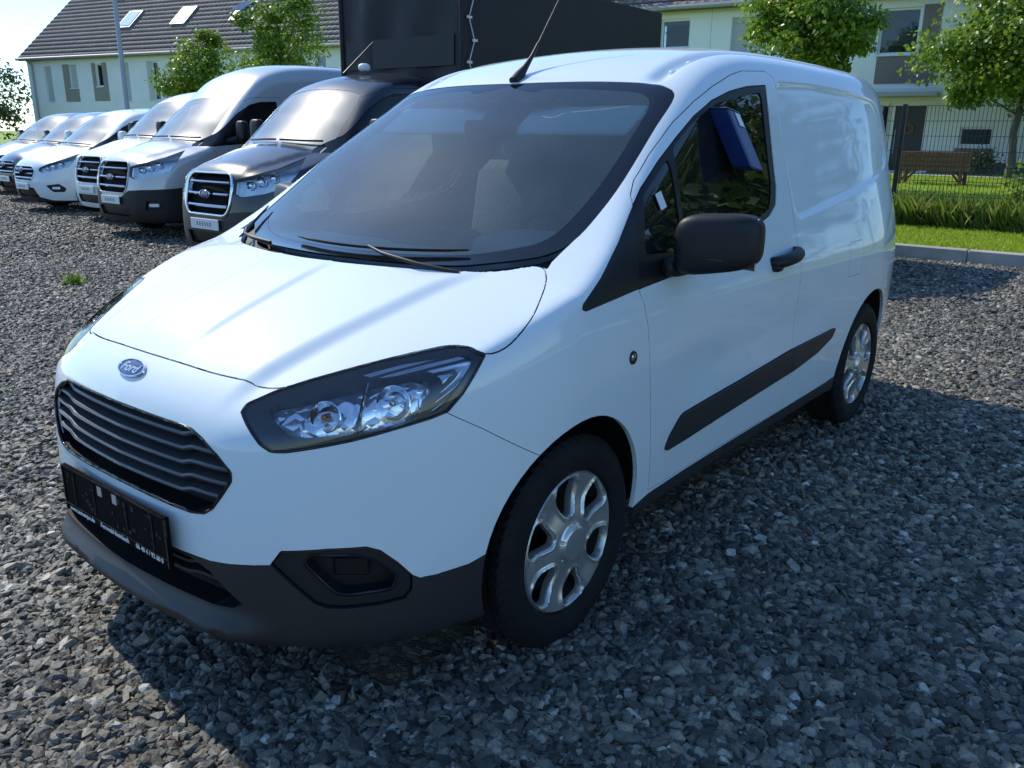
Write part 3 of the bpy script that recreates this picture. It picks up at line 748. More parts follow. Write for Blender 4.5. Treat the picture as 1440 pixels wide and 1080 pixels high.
cover_me = wheel_cover(); tyre_me = tyre_mesh(.305, .192, .205)
m = MB(); m.lathe([(.20,.085),(.195,.06),(.18,.04),(.178,-.07)], 40).lathe([(.178,-.02),(.0,-.02)], 40); well_me = m.mesh('rim_well'); well_me.polygons.foreach_set('use_smooth', [True]*len(well_me.polygons))
m = MB(); m.lathe([(.03,.02),(.03,.005),(.125,.005),(.125,-.01),(.0,-.01)], 36); disc_me = m.mesh('brake_disc')
m = MB(); m.lathe([(0,.0065),(.020,.006),(.025,.004),(.026,.0)], 32); cap_me = m.mesh('hub_cap')
well_v, disc_v = well_me.copy(), disc_me.copy()
for wx in (0., -2.489):
    for sy in (1, -1):
        w = bpy.data.objects.new('wheel', None); COL.objects.link(w); w.parent = van
        w.location = (wx, .735*sy, .303); w.rotation_euler = (rad(-90)*sy, 0, 0)
        if sy < 0: w.rotation_euler = (rad(90), 0, 0)
        else: w.rotation_euler = (rad(-90), 0, 0)
        link('tyre', tyre_me, 'rubber', w)
        link('rim', well_v, 'rim_dark', w); link('brake_disc', disc_v, 'rim_dark', w)
        c = link('wheel_cover', cover_me, 'wheel_silver', w); c.location = (0, 0, .088); c.rotation_euler = (0, 0, rad(8 if wx == 0 else -14))
        h = link('hub_cap', cap_me, 'wheel_silver', w, smooth=True); h.location = (0, 0, .097)
# ---- mirrors
def superell(c, r, e1, e2, nu=28, nv=20, warp=None):
    V = []; F = []
    sp = lambda v, e: math.copysign(abs(v)**e, v)
    for i in range(nv+1):
        b = -PI/2 + PI*i/nv
        for k in range(nu):
            a = 2*PI*k/nu
            p = [r[0]*sp(math.cos(b), e1)*sp(math.cos(a), e2), r[1]*sp(math.cos(b), e1)*sp(math.sin(a), e2), r[2]*sp(math.sin(b), e1)]
            if warp: p = warp(p)
            V.append((c[0]+p[0], c[1]+p[1], c[2]+p[2]))
    for i in range(nv):
        for k in range(nu): F.append((i*nu+k, i*nu+(k+1) % nu, (i+1)*nu+(k+1) % nu, (i+1)*nu+k))
    return V, F
for sg in (1, -1):
    def wp(p):
        x, y, z = p; t = y/.125
        return (x*(1 - .12*t) - .035*t - (.03 if x < 0 else 0)*0, y*sg, z*(1 - .10*t) + .012*t - .02*max(0, -t)*0)
    V, F = superell((-.475, .972*sg, 1.098), (.056,.112,.083), .5, .55, warp=wp)
    mo = MB().add(V, F).build('side_mirror', 'black_plastic', van, smooth=70)
    MB().add(*superell((-.485, .885*sg, 1.030), (.062,.070,.022), .6, .6)).add(*superell((-.50, .845*sg, 1.022), (.095,.028,.030), .6, .6)).build('mirror_arm', 'black_plastic', mo, smooth=70)
    gm = MB().box((-.527, .975*sg, 1.098), (.004,.205,.145), bev=.002, rot=(0,0,-.28*sg)).build('mirror_glass', 'chrome', mo)
    MB().tube([(-.398, (.86+.02*k)*sg, 1.062 + .0*k) for k in range(9)], .0015, 5).build('mirror_seam', 'seal', mo)
# ---- handles, side repeaters, roof caps
for sg in (1, -1):
    dr = doors[sg > 0]
    sy = lambda x, z: abs(project(courier, np.array([[x, .86*sg, z]]))[0][1])
    pts = [(-1.205, sg*(sy(-1.205,.953)-.004), .953), (-1.22, sg*(sy(-1.22,.955)+.022), .956), (-1.30, sg*(sy(-1.30,.96)+.036), .962), (-1.385, sg*(sy(-1.385,.968)+.026), .969), (-1.405, sg*(sy(-1.405,.97)-.004), .970)]
    P3 = smooth_poly(pts, 4)[:17]
    MB().tube([tuple(p) for p in P3], [.020 + .004*math.sin(i/16*PI) for i in range(17)], 10).build('door_handle', 'black_plastic', dr, smooth=70)
    c = (-1.215, sg*(sy(-1.215,.935)+.008), .943)
    MB().add(*superell(c, (.032,.018,.024), .6, .7)).build('handle_end', 'black_plastic', dr, smooth=70)
    q = Vector(project(courier, np.array([[-.214, .863*sg, .798]]))[0])
    M = Matrix.Translation(q) @ Vector((0,sg,0)).to_track_quat('Z','Y').to_matrix().to_4x4()
    rp = MB().lathe([(0,.006),(.010,.0055),(.014,.003)], 20, M).build('side_repeater', 'dark_chrome', van, smooth=60)
    MB().lathe([(.013,.004),(.0185,.004),(.020,-.002)], 20, M).build('repeater_ring', 'seal', rp, smooth=60)
    for x in (-.945, -1.10):
        q = Vector(project(courier, np.array([[x, .528*sg, 1.6]]))[0])
        MB().add(*superell(q + Vector((0,0,.004)), (.018,.012,.008), .8, .8, 12, 8)).build('roof_cap', 'white_paint', van, smooth=70)
# ---- aerial
b0 = Vector(project(courier, np.array([[-.80, 0., 1.59]]))[0]); ad = Vector((-.205,0,.268)).normalized()
an = MB().tube([b0 + Vector((.05,0,-.022)), b0 + Vector((.02,0,.0)), b0 + Vector((-.012,0,.028)), b0 + ad*.09, b0 + ad*.15], [.020,.020,.0125,.0075,.0055], 12).build('aerial', 'black_plastic', van, smooth=60)
MB().tube([b0 + ad*.14, b0 + ad*.47], [.0032,.0022], 8).build('aerial_rod', 'satin_black', an, smooth=60)
# ---- wipers
def skin_z(x, y, off):
    p = project(courier, np.array([[x, y, 1.10]]), 6)[0]; n = grad(courier, np.array([p]))[0]; return Vector(p) + Vector(n).normalized()*off
def wiper(pts, arm):
    P = [skin_z(x, y, .012) for x, y in pts]
    w = MB().tube(P, [.003]+[.005]*(len(P)-2)+[.003], 6).build('wiper', 'satin_black', van, smooth=60)
    A = [skin_z(x, y, h) for x, y, h in arm]
    MB().tube(A, [.006,.006,.005,.004], 6).build('wiper_arm', 'black_plastic', w, smooth=60)
wiper([(.135 - .55*(y-.02)**2 - .01, y) for y in np.linspace(-.18, .46, 12)], [(.115,.52,.0),(.16,.40,.015),(.155,.26,.022),(.125,.17,.022)])
wiper([(-.16,-.665),(-.08,-.635),(.0,-.60),(.06,-.56),(.105,-.51)], [(.13,-.30,.0),(.14,-.38,.018),(.10,-.48,.022),(.03,-.58,.020)])
# ---- cabin
D = []
prof = [(-.06,.985),(-.10,1.035),(-.24,1.030),(-.40,1.010),(-.46,.97),(-.47,.85),(-.42,.70),(-.30,.60),(-.05,.60)]
m = MB(); m.prism(prof, lambda a, b, d: (a, d, b), -.68, .68); dash = m.build('dashboard', 'interior_grey', van, smooth=30)
MB().add(*superell((-.40,.37,1.035), (.15,.20,.055), .7, .7)).build('instrument_hood', 'interior_grey', dash, smooth=70)
MB().add(*superell((-.36,-.02,1.03), (.13,.15,.05), .6, .6)).build('centre_console', 'interior_dark', dash, smooth=70)
sw = MB()
M = Matrix.Translation((-.60,.37,1.00)) @ Vector((-.82,0,.57)).to_track_quat('Z','Y').to_matrix().to_4x4()
sw.tube([M @ Vector((.185*math.cos(a), .185*math.sin(a), 0)) for a in np.arange(36)*2*PI/36], .015, 8, closed=True)
for a in (0, PI, -PI/2): sw.tube([M @ Vector((0,0,-.02)), M @ Vector((.18*math.cos(a), .18*math.sin(a), 0))], [.035,.014], 8)
sw.add(*superell(M @ Vector((0,0,-.01)), (.05,.06,.06), .7, .7)); sw.build('steering_wheel', 'interior_dark', van, smooth=60)
for y in (.36, -.36):
    m = MB(); m.box((-.95, y, .62), (.50,.48,.18), bev=.06).box((-1.20, y, .95), (.16,.46,.66), rot=(0,-.2,0), bev=.06)
    st = m.build('seat', 'cloth_dark', van, smooth=50)
    MB().box((-1.30, y, 1.36), (.10,.26,.18), rot=(0,-.2,0), bev=.04).build('headrest', 'cloth_dark', st, smooth=50)
m = MB(); m.box((-1.46, 0, 1.02), (.03,1.34,1.05))
for y in (-.45,-.30,-.15,0,.15,.30,.45): m.box((-1.442, y, 1.05), (.012,.05,.9))
m.build('bulkhead', 'headliner', van)
for y0, y1 in ((.10,.56), (-.56,-.10)):
    m = MB(); m.box((-.690, (y0+y1)/2, 1.432), (.17, y1-y0, .022), rot=(0,.56,0), bev=.011); m.build('sun_visor', 'visor_fabric', van, smooth=50)
m = MB(); m.box((-.62,0,1.40), (.03,.24,.07), bev=.012).tube([(-.62,0,1.42),(-.66,0,1.50)], .01, 6); m.build('rear_view_mirror', 'interior_dark', van, smooth=50)
q = Vector(project(courier, np.array([[-.482, .773, 1.205]]))[0]); n = Vector(grad(courier, np.array([q]))[0]).normalized()
M3 = n.to_track_quat('Y', 'Z').to_matrix()
MB().box(q + n*.001, (.036,.002,.050), rot=M3 @ Euler((0,.25,0)).to_matrix()).build('window_sticker', 'white_print', van)
# ---- blue document box hung on the window
hold = empty('document_box', 'blue plastic document box hung on the foreground van\'s door window', 'box', (-1.02,.802,1.274))
R4 = Matrix(((1,0,.24),(0,1,-.40),(.14,0,.92)))
m = MB(); m.box((0,0,.11), (.095,.075,.205), bev=.006); m.box((0,.0,.212), (.097,.077,.006), bev=.002)
mm = m.mesh('box_body'); mm.transform(R4.to_4x4()); link('box_body', mm, 'blue_plastic', hold)
m = MB(); m.box((-.012,.0395,.182), (.036,.002,.046)); mm = m.mesh('box_label'); mm.transform(R4.to_4x4()); link('box_label', mm, 'white_print', hold)
m = MB(); m.box((-.03,-.055,.225), (.05,.02,.03), bev=.004); mm = m.mesh('hanger'); mm.transform(R4.to_4x4()); link('hanger', mm, 'white_print', hold)
# ---------------------------------------------------------------- ground
def ground_z(x, y):
    """gravel falls away a little towards the row of parked vans"""
    return -.15*sstep(-1.6, -6.5, np.asarray(y, float))
KX = -9.15                                                     # front face of the kerb
def gravel_mat():
    m, nt, b = _new('gravel_bed'); L = nt.links
    tc = nt.nodes.new('ShaderNodeTexCoord')
    v = nt.nodes.new('ShaderNodeTexVoronoi'); v.inputs['Scale'].default_value = 42; v.inputs['Randomness'].default_value = 1
    v2 = nt.nodes.new('ShaderNodeTexVoronoi'); v2.inputs['Scale'].default_value = 42; v2.feature = 'DISTANCE_TO_EDGE'
    n = nt.nodes.new('ShaderNodeTexNoise'); n.inputs['Scale'].default_value = 1.1; n.inputs['Detail'].default_value = 6
    for q in (v, v2, n): L.new(tc.outputs['Object'], q.inputs['Vector'])
    sep = nt.nodes.new('ShaderNodeSeparateColor'); L.new(v.outputs['Color'], sep.inputs[0])
    r = nt.nodes.new('ShaderNodeValToRGB'); e = r.color_ramp.elements
    e[0].position = 0; e[0].color = (0.063,0.056,0.038,1); e[1].position = 1; e[1].color = (0.386,0.311,0.183,1)
    for p, c in ((.35,(0.126,0.109,0.070,1)),(.62,(0.192,0.165,0.100,1)),(.85,(0.262,0.198,0.103,1))): k = e.new(p); k.color = c
    L.new(sep.outputs[0], r.inputs['Fac'])
    mx = nt.nodes.new('ShaderNodeMix'); mx.data_type = 'RGBA'; mx.blend_type = 'MULTIPLY'; mx.inputs['Factor'].default_value = .5
    r2 = nt.nodes.new('ShaderNodeValToRGB'); r2.color_ramp.elements[0].position = .35; r2.color_ramp.elements[0].color = (.55,.55,.55,1); r2.color_ramp.elements[1].position = .65
    L.new(n.outputs['Fac'], r2.inputs['Fac']); L.new(r.outputs['Color'], mx.inputs[6]); L.new(r2.outputs['Color'], mx.inputs[7]); L.new(mx.outputs[2], b.inputs['Base Color'])
    b.inputs['Roughness'].default_value = .85
    bp = nt.nodes.new('ShaderNodeBump'); bp.inputs['Strength'].default_value = 1.0; bp.inputs['Distance'].default_value = .03
    mr = nt.nodes.new('ShaderNodeMapRange'); mr.inputs['From Max'].default_value = .12; L.new(v2.outputs['Distance'], mr.inputs['Value'])
    ad = nt.nodes.new('ShaderNodeMath'); ad.operation = 'ADD'; L.new(mr.outputs[0], ad.inputs[0]); L.new(sep.outputs[1], ad.inputs[1])
    L.new(ad.outputs[0], bp.inputs['Height']); L.new(bp.outputs['Normal'], b.inputs['Normal'])
gravel_mat()
xs = np.concatenate([[-9.1], np.arange(-8, 12.1, 1.0), [20, 60, 400]]); ys = np.concatenate([[-400,-80,-40], np.arange(-26, 6.1, .5), [12, 40, 400]])
X, Y = np.meshgrid(xs, ys, indexing='ij'); Pg = np.stack([X.ravel(), Y.ravel(), ground_z(X, Y).ravel()], 1)
ni, nj = len(xs), len(ys); i, j = np.meshgrid(np.arange(ni-1), np.arange(nj-1), indexing='ij'); a = (i*nj+j).ravel()
gq = np.stack([a, a+nj, a+nj+1, a+1], 1)
gm_ = mesh_np('gravel_ground', Pg, gq); gm_.polygons.foreach_set('use_smooth', np.ones(len(gm_.polygons), bool))
link('gravel_ground', gm_, 'gravel_bed', kind='structure')
def stone_mat():
    m, nt, b = _new('gravel_stone'); L = nt.links
    oi = nt.nodes.new('ShaderNodeObjectInfo'); tc = nt.nodes.new('ShaderNodeTexCoord')
    r = nt.nodes.new('ShaderNodeValToRGB'); e = r.color_ramp.elements; r.color_ramp.interpolation = 'LINEAR'
    e[0].position = 0; e[0].color = (.026,.026,.023,1); e[1].position = 1; e[1].color = (.55,.53,.47,1)
    for p, c in ((.25,(.068,.066,.055,1)),(.50,(.125,.121,.100,1)),(.74,(.20,.19,.155,1)),(.88,(.28,.262,.21,1)),(.93,(.24,.175,.12,1)),(.965,(.32,.305,.265,1))): k = e.new(p); k.color = c
    L.new(oi.outputs['Random'], r.inputs['Fac'])
    n = nt.nodes.new('ShaderNodeTexNoise'); n.inputs['Scale'].default_value = 2.6; n.inputs['Detail'].default_value = 7; L.new(tc.outputs['Object'], n.inputs['Vector'])
    r2 = nt.nodes.new('ShaderNodeValToRGB'); r2.color_ramp.elements[0].position = .3; r2.color_ramp.elements[0].color = (.6,.6,.6,1); r2.color_ramp.elements[1].position = .72; r2.color_ramp.elements[1].color = (1.3,1.3,1.25,1)
    L.new(n.outputs['Fac'], r2.inputs['Fac'])
    mx = nt.nodes.new('ShaderNodeMix'); mx.data_type = 'RGBA'; mx.blend_type = 'MULTIPLY'; mx.inputs['Factor'].default_value = 1
    L.new(r.outputs['Color'], mx.inputs[6]); L.new(r2.outputs['Color'], mx.inputs[7]); 
    gp_ = nt.nodes.new('ShaderNodeNewGeometry'); n3 = nt.nodes.new('ShaderNodeTexNoise'); n3.inputs['Scale'].default_value = .55; n3.inputs['Detail'].default_value = 4; L.new(gp_.outputs['Position'], n3.inputs['Vector'])
    r3 = nt.nodes.new('ShaderNodeValToRGB'); r3.color_ramp.elements[0].position = .36; r3.color_ramp.elements[0].color = (.72,.72,.73,1); r3.color_ramp.elements[1].position = .64; r3.color_ramp.elements[1].color = (1.22,1.2,1.14,1); L.new(n3.outputs['Fac'], r3.inputs['Fac'])
    mx2 = nt.nodes.new('ShaderNodeMix'); mx2.data_type = 'RGBA'; mx2.blend_type = 'MULTIPLY'; mx2.inputs['Factor'].default_value = 1
    L.new(mx.outputs[2], mx2.inputs[6]); L.new(r3.outputs['Color'], mx2.inputs[7]); L.new(mx2.outputs[2], b.inputs['Base Color'])
    b.inputs['Roughness'].default_value = .62
    bp = nt.nodes.new('ShaderNodeBump'); bp.inputs['Strength'].default_value = .35; bp.inputs['Distance'].default_value = .01; L.new(n.outputs['Fac'], bp.inputs['Height']); L.new(bp.outputs['Normal'], b.inputs['Normal'])
stone_mat()
def gravel_points():
    """loose stones: dense round the van, thinning out with distance"""
    P = []; S = []
    def field(x0, x1, y0, y1, dens, smin, smax, keep, zoff=0.):
        n = int((x1-x0)*(y1-y0)*dens); x = RNG.uniform(x0, x1, n); y = RNG.uniform(y0, y1, n)
        k = keep(x, y) & (x > KX + .05); x, y = x[k], y[k]
        s = smin + (smax - smin)*RNG.random(len(x))**2.2
        P.append(np.stack([x, y, ground_z(x, y) + zoff + s*.12], 1)); S.append(s)
    cx, cy = 1.75, 2.01
    ang = lambda x, y: np.degrees(np.arctan2(y - cy, x - cx)) % 360
    inv = lambda x, y: (ang(x, y) > 172) & (ang(x, y) < 268)
    dist = lambda x, y: np.hypot(x - cx, y - cy)
    under = lambda x, y: ~((x > -2.9) & (x < .5) & (np.abs(y) < .60))
    field(-4, 3, -4, 3, 6800, .008, .0225, lambda x, y: inv(x, y) & (dist(x, y) < 3.6) & under(x, y))
    field(-4, 3, -4, 3, 520, .017, .031, lambda x, y: inv(x, y) & (dist(x, y) < 3.6) & under(x, y))
    field(-8, 3, -8, 3, 3000, .010, .025, lambda x, y: inv(x, y) & (dist(x, y) >= 3.6) & (dist(x, y) < 7.2) & under(x, y))
    field(-9.1, 2, -13, 3, 1300, .013, .028, lambda x, y: inv(x, y) & (dist(x, y) >= 7.2) & (dist(x, y) < 12) & under(x, y))
    field(-9.1, 2, -24, 0, 380, .018, .034, lambda x, y: inv(x, y) & (dist(x, y) >= 12))
    field(-6, 6.5, -5, 6.5, 1100, .012, .030, lambda x, y: ~inv(x, y) & (dist(x, y) < 5.5))
    return np.concatenate(P), np.concatenate(S)
GP, GS = gravel_points()
gme = bpy.data.meshes.new('loose_gravel'); gme.vertices.add(len(GP)); gme.vertices.foreach_set('co', GP.astype(np.float32).ravel())
def attr(name, kind, data):
    a = gme.attributes.new(name, kind, 'POINT'); a.data.foreach_set('vector' if kind == 'FLOAT_VECTOR' else 'value', np.asarray(data, np.float32).ravel())
attr('stone_rot', 'FLOAT_VECTOR', np.stack([RNG.normal(0,.32,len(GP)), RNG.normal(0,.32,len(GP)), RNG.uniform(0,6.283,len(GP))], 1))
attr('stone_scale', 'FLOAT_VECTOR', GS[:, None]*np.stack([RNG.uniform(.85,1.35,len(GP)), RNG.uniform(.65,1.0,len(GP)), RNG.uniform(.42,.78,len(GP))], 1))
gobj = bpy.data.objects.new('loose_gravel', gme); COL.objects.link(gobj)
tag(gobj, 'dark grey crushed stone gravel covering the whole yard', 'gravel', kind='stuff')
ng = bpy.data.node_groups.new('scatter_stones', 'GeometryNodeTree')
ng.interface.new_socket('Geometry', in_out='INPUT', socket_type='NodeSocketGeometry'); ng.interface.new_socket('Geometry', in_out='OUTPUT', socket_type='NodeSocketGeometry')
gn = ng.nodes; gl_ = ng.links
gi, go = gn.new('NodeGroupInput'), gn.new('NodeGroupOutput')
j2i = gn.new('GeometryNodeGeometryToInstance')
for k in range(12):
    ico = gn.new('GeometryNodeMeshIcoSphere'); ico.inputs['Subdivisions'].default_value = 2; ico.inputs['Radius'].default_value = 1
    rv = gn.new('FunctionNodeRandomValue'); rv.data_type = 'FLOAT_VECTOR'; rv.inputs[0].default_value = (-.34,)*3; rv.inputs[1].default_value = (.34,)*3; rv.inputs['Seed'].default_value = 17*k + 3
    dl = gn.new('GeometryNodeDeleteGeometry'); dl.domain = 'POINT'
    rb = gn.new('FunctionNodeRandomValue'); rb.data_type = 'BOOLEAN'; rb.inputs['Probability'].default_value = .55; rb.inputs['Seed'].default_value = 31*k + 5
    sp = gn.new('GeometryNodeSetPosition'); ch = gn.new('GeometryNodeConvexHull')
    sm = gn.new('GeometryNodeSetMaterial'); sm.inputs['Material'].default_value = MATS['gravel_stone']
    gl_.new(ico.outputs['Mesh'], dl.inputs['Geometry']); gl_.new(rb.outputs[3], dl.inputs['Selection'])
    gl_.new(dl.outputs[0], sp.inputs['Geometry']); gl_.new(rv.outputs[0], sp.inputs['Offset']); gl_.new(sp.outputs[0], ch.inputs['Geometry']); gl_.new(ch.outputs[0], sm.inputs['Geometry']); gl_.new(sm.outputs[0], j2i.inputs[0])
ip = gn.new('GeometryNodeInstanceOnPoints'); ip.inputs['Pick Instance'].default_value = True
a1 = gn.new('GeometryNodeInputNamedAttribute'); a1.data_type = 'FLOAT_VECTOR'; a1.inputs['Name'].default_value = 'stone_rot'
a2 = gn.new('GeometryNodeInputNamedAttribute'); a2.data_type = 'FLOAT_VECTOR'; a2.inputs['Name'].default_value = 'stone_scale'
ri = gn.new('FunctionNodeRandomValue'); ri.data_type = 'INT'; ri.inputs[4].default_value = 0; ri.inputs[5].default_value = 11
mp_ = gn.new('GeometryNodeMeshToPoints')
gl_.new(gi.outputs[0], mp_.inputs['Mesh']); gl_.new(mp_.outputs[0], ip.inputs['Points']); gl_.new(j2i.outputs[0], ip.inputs['Instance'])
gl_.new(ri.outputs[2], ip.inputs['Instance Index']); gl_.new(a1.outputs[0], ip.inputs['Rotation']); gl_.new(a2.outputs[0], ip.inputs['Scale'])
gl_.new(ip.outputs[0], go.inputs[0])
gobj.modifiers.new('scatter', 'NODES').node_group = ng
# ---------------------------------------------------------------- kerb, lawn, path
pbr('concrete', (.36,.35,.33), rough=.9, var=.18, scale=3.5, bump=.2, bscale=80)
pbr('paving', (.42,.41,.39), rough=.9, var=.12, scale=6, bump=.15, bscale=60)
pbr('soil_grass', (.24,.34,.04), rough=.95, var=.45, scale=5, bump=.5, bscale=70)
def lawn_z(x): return .135 + .022*np.maximum(-9.3 - np.asarray(x, float), 0)
m = MB(); kerb = bpy.data.objects.new('kerb', None)
ke = empty('kerb', 'pale concrete kerb edging the gravel below the lawn', 'kerb', (KX, 0, 0)); ke['kind'] = 'structure'
for k in range(14):
    y0 = -8.0 + k*1.0
    MB().box((-.06, y0 + .5, .045), (.12, .994, .21), bev=.012).build('kerb_stone', 'concrete', ke)
xs = np.array([-9.27,-11.4,-14,-18,-22.6,-30,-60,-400.]); ys = np.array([-400,-60,-30,-14,-6,0,6,14,60,400.])
X, Y = np.meshgrid(xs, ys, indexing='ij'); Pg = np.stack([X.ravel(), Y.ravel(), np.minimum(lawn_z(X), .45).ravel()], 1); ni, nj = len(xs), len(ys)
i, j = np.meshgrid(np.arange(ni-1), np.arange(nj-1), indexing='ij'); a = (i*nj+j).ravel()
link('lawn_ground', mesh_np('lawn_ground', Pg, np.stack([a, a+1, a+nj+1, a+nj], 1)), 'soil_grass', kind='structure')
MB().box((-23.25, -4, .40), (1.1, 34, .09)).build('garden_path', 'paving')['kind'] = 'structure'
def leaf_mat(name, c1, c2, c3, trans=.35, rough=.5):
    m, nt, b = _new(name); L = nt.links; out = nt.nodes['Material Output']
    g = nt.nodes.new('ShaderNodeNewGeometry'); r = nt.nodes.new('ShaderNodeValToRGB'); e = r.color_ramp.elements
    e[0].color = (*c1, 1); e[1].color = (*c3, 1); k = e.new(.5); k.color = (*c2, 1); L.new(g.outputs['Random Per Island'], r.inputs['Fac'])
    L.new(r.outputs['Color'], b.inputs['Base Color']); b.inputs['Roughness'].default_value = rough
    t = nt.nodes.new('ShaderNodeBsdfTranslucent'); L.new(r.outputs['Color'], t.inputs['Color'])
    ms = nt.nodes.new('ShaderNodeMixShader'); ms.inputs['Fac'].default_value = trans
    L.new(b.outputs[0], ms.inputs[1]); L.new(t.outputs[0], ms.inputs[2]); L.new(ms.outputs[0], out.inputs['Surface'])
leaf_mat('grass_blade', (.26,.38,.03), (.36,.50,.04), (.46,.53,.08), .45, .6)
leaf_mat('tall_grass', (.12,.20,.025), (.21,.31,.045), (.34,.36,.11), .42, .6)
leaf_mat('leaf_bright', (.10,.18,.018), (.18,.29,.026), (.28,.38,.045), .5, .36)
leaf_mat('leaf_mid', (.045,.090,.016), (.075,.135,.022), (.12,.18,.030), .4, .4)
leaf_mat('leaf_dark', (.022,.048,.012), (.040,.075,.018), (.07,.11,.025), .35, .45)
pbr('bark', (.13,.11,.085), rough=.9, var=.35, scale=14, bump=.5, bscale=40)
def blades(name, n, box, hmin, hmax, mat, w=.006, lean=.35, zf=lawn_z):
    x = RNG.uniform(box[0], box[1], n); y = RNG.uniform(box[2], box[3], n); h = hmin + (hmax-hmin)*RNG.random(n)**1.5
    a = RNG.uniform(0, 6.283, n); l = RNG.normal(0, lean, (n, 2))*h[:, None]; z = zf(x)
    dx, dy = np.cos(a)*w, np.sin(a)*w
    A = np.stack([x-dx, y-dy, z], 1); B = np.stack([x+dx, y+dy, z], 1)
    Cc = np.stack([x+l[:,0]*.4+dx*.7, y+l[:,1]*.4+dy*.7, z+h*.6], 1); Dd = np.stack([x+l[:,0], y+l[:,1], z+h], 1)
    V = np.stack([A, B, Cc, Dd], 1).reshape(-1, 3); k = np.arange(n)[:, None]*4
    T = np.concatenate([k+[0,1,2], k+[0,2,3]], 1).reshape(-1, 3)
    return link(name, mesh_np(name, V, T), mat)
tag(blades('mown_grass', 45000, (-11.25,-9.28,-3.6,2.2), .02, .06, 'grass_blade', w=.006), 'bright short mown grass strip between kerb and fence', 'grass', kind='stuff')
tag(blades('fence_weeds', 19000, (-11.75,-11.15,-3.6,2.2), .06, .50, 'tall_grass', w=.0042, lean=.34), 'tall uncut grass and weeds along the foot of the fence', 'weeds', kind='stuff')
tag(blades('garden_grass', 42000, (-22.6,-11.7,-6.5,1.5), .02, .07, 'grass_blade', w=.010), 'sunny garden lawn grass behind the wire fence', 'grass', kind='stuff')
# ---------------------------------------------------------------- wire fence
pbr('fence_steel', (.022,.026,.027), rough=.45)
fence = empty('wire_fence', 'dark wire mesh garden fence with steel posts behind the kerb', 'fence', (-11.4, 0, .16))
def fence_panel():
    m = MB(); V = []; F = []
    for k in range(51):
        y = k*.05; m.add([(-.003,y-.003,.05),(.003,y-.003,.05),(0,y+.004,.05),(-.003,y-.003,1.66),(.003,y-.003,1.66),(0,y+.004,1.66)], [(0,1,4,3),(1,2,5,4),(2,0,3,5)])
    for k in range(9):
        z = .05 + k*.2
        for sx in (-.007, .007): m.box((sx, 1.25, z), (.007, 2.5, .007))
    return m.mesh('wire_mat')
fp = fence_panel()
for k in range(4):
    y0 = -5.65 + k*2.52 + 1.64
    o = link('wire_mat', fp, 'fence_steel', fence); o.location = (.03, y0, 0)
    MB().box((-.02, y0 - .01, .82), (.04, .06, 1.72), bev=.004).build('post', 'fence_steel', fence)
# ---------------------------------------------------------------- trees
def tree(name, label, base, height, crown, seed, leaf='leaf_bright', n=5200, size=.11, trunk=.06, lean=(0,0), group=None, clumps=46, low=.30, gap=.21):
    """crown = (rx, ry, rz, centre height): limbs reach clump centres spread through an uneven crown, leaves gather round them"""
    g = np.random.default_rng(seed); t = empty(name, label, 'tree', base, group=group)
    rx, ry, rz, hc = crown; top = np.array([lean[0], lean[1], height])
    C_ = []
    while len(C_) < clumps:
        p = g.normal(0, .60, 3)
        r = np.linalg.norm(p)
        if r > 1.18 or r < .25: continue
        p = p*(1 + .18*math.sin(3*math.atan2(p[1], p[0]) + seed)); taper = 1 - .45*max(p[2], 0) - .15*max(-p[2], 0)
        C_.append(np.array([p[0]*rx*taper, p[1]*ry*taper, p[2]*rz + hc]) + top*np.array([.6,.6,0]))
    C_ = np.array(C_)
    m = MB(); k = 9; tp = [Vector((lean[0]*(i/k)**1.3 + .03*math.sin(i*1.7+seed), lean[1]*(i/k)**1.3 + .03*math.cos(i*2.1+seed), height*.96*i/k)) for i in range(k+1)]
    m.tube(tp, [trunk*(1.25 if i == 0 else 1 - .82*i/k) for i in range(k+1)], 9)
    for c in C_[:int(clumps*.8)]:
        c = Vector(c); z0 = max(low*height, min(c.z - .35*rz, height*.85)); i = z0/(height*.96)*k; a = tp[int(i)].lerp(tp[min(int(i)+1, k)], i-int(i))
        mid = a.lerp(c, .55) + Vector((0,0,.08*rz)); m.tube([a, mid, c], [trunk*.34, trunk*.2, trunk*.07], 5, cap=False)
    m.build('trunk', 'bark', t, smooth=60)
    w = g.dirichlet(np.ones(clumps)*3); idx = g.choice(clumps, n, p=w); sg = g.uniform(.45, 1.3, clumps)*gap*(rx*ry*rz)**(1/3)
    P = C_[idx] + np.clip(g.normal(0, 1, (n, 3)), -1.7, 1.7)*sg[idx][:, None]*np.array([1,1,.75])
    out = P - np.array([0,0,hc]); out /= np.maximum(np.linalg.norm(out, axis=1), 1e-6)[:, None]
    nrm = out*.6 + g.normal(0, .55, (n, 3)) + np.array([0,0,.55]); nrm /= np.linalg.norm(nrm, axis=1)[:, None]
    ax = np.cross(nrm, g.normal(0, 1, (n, 3))); ax /= np.linalg.norm(ax, axis=1)[:, None]; ax[:, 2] -= .35; ax /= np.linalg.norm(ax, axis=1)[:, None]
    bx_ = np.cross(nrm, ax); s = size*g.uniform(.6, 1.25, n)[:, None]
    tip = P + ax*s; l = P + ax*s*.45 + bx_*s*.34 + nrm*s*.06; r = P + ax*s*.45 - bx_*s*.34 + nrm*s*.06
    V = np.stack([P, l, tip, r], 1).reshape(-1, 3); q = np.arange(n)[:, None]*4
    link('crown', mesh_np('crown', V, np.concatenate([q+[0,1,2], q+[0,2,3]], 1).reshape(-1, 3)), leaf, t)
    return t
GT = 'young trees round the yard'
tree('broadleaf_tree', 'leafy green tree in front of the house door right of the van', (-22.6,-1.85,.42), 5.0, (1.85,1.85,1.75,3.35), 5, n=32000, size=.14, trunk=.10, lean=(.1,-.1), group=GT, clumps=90)
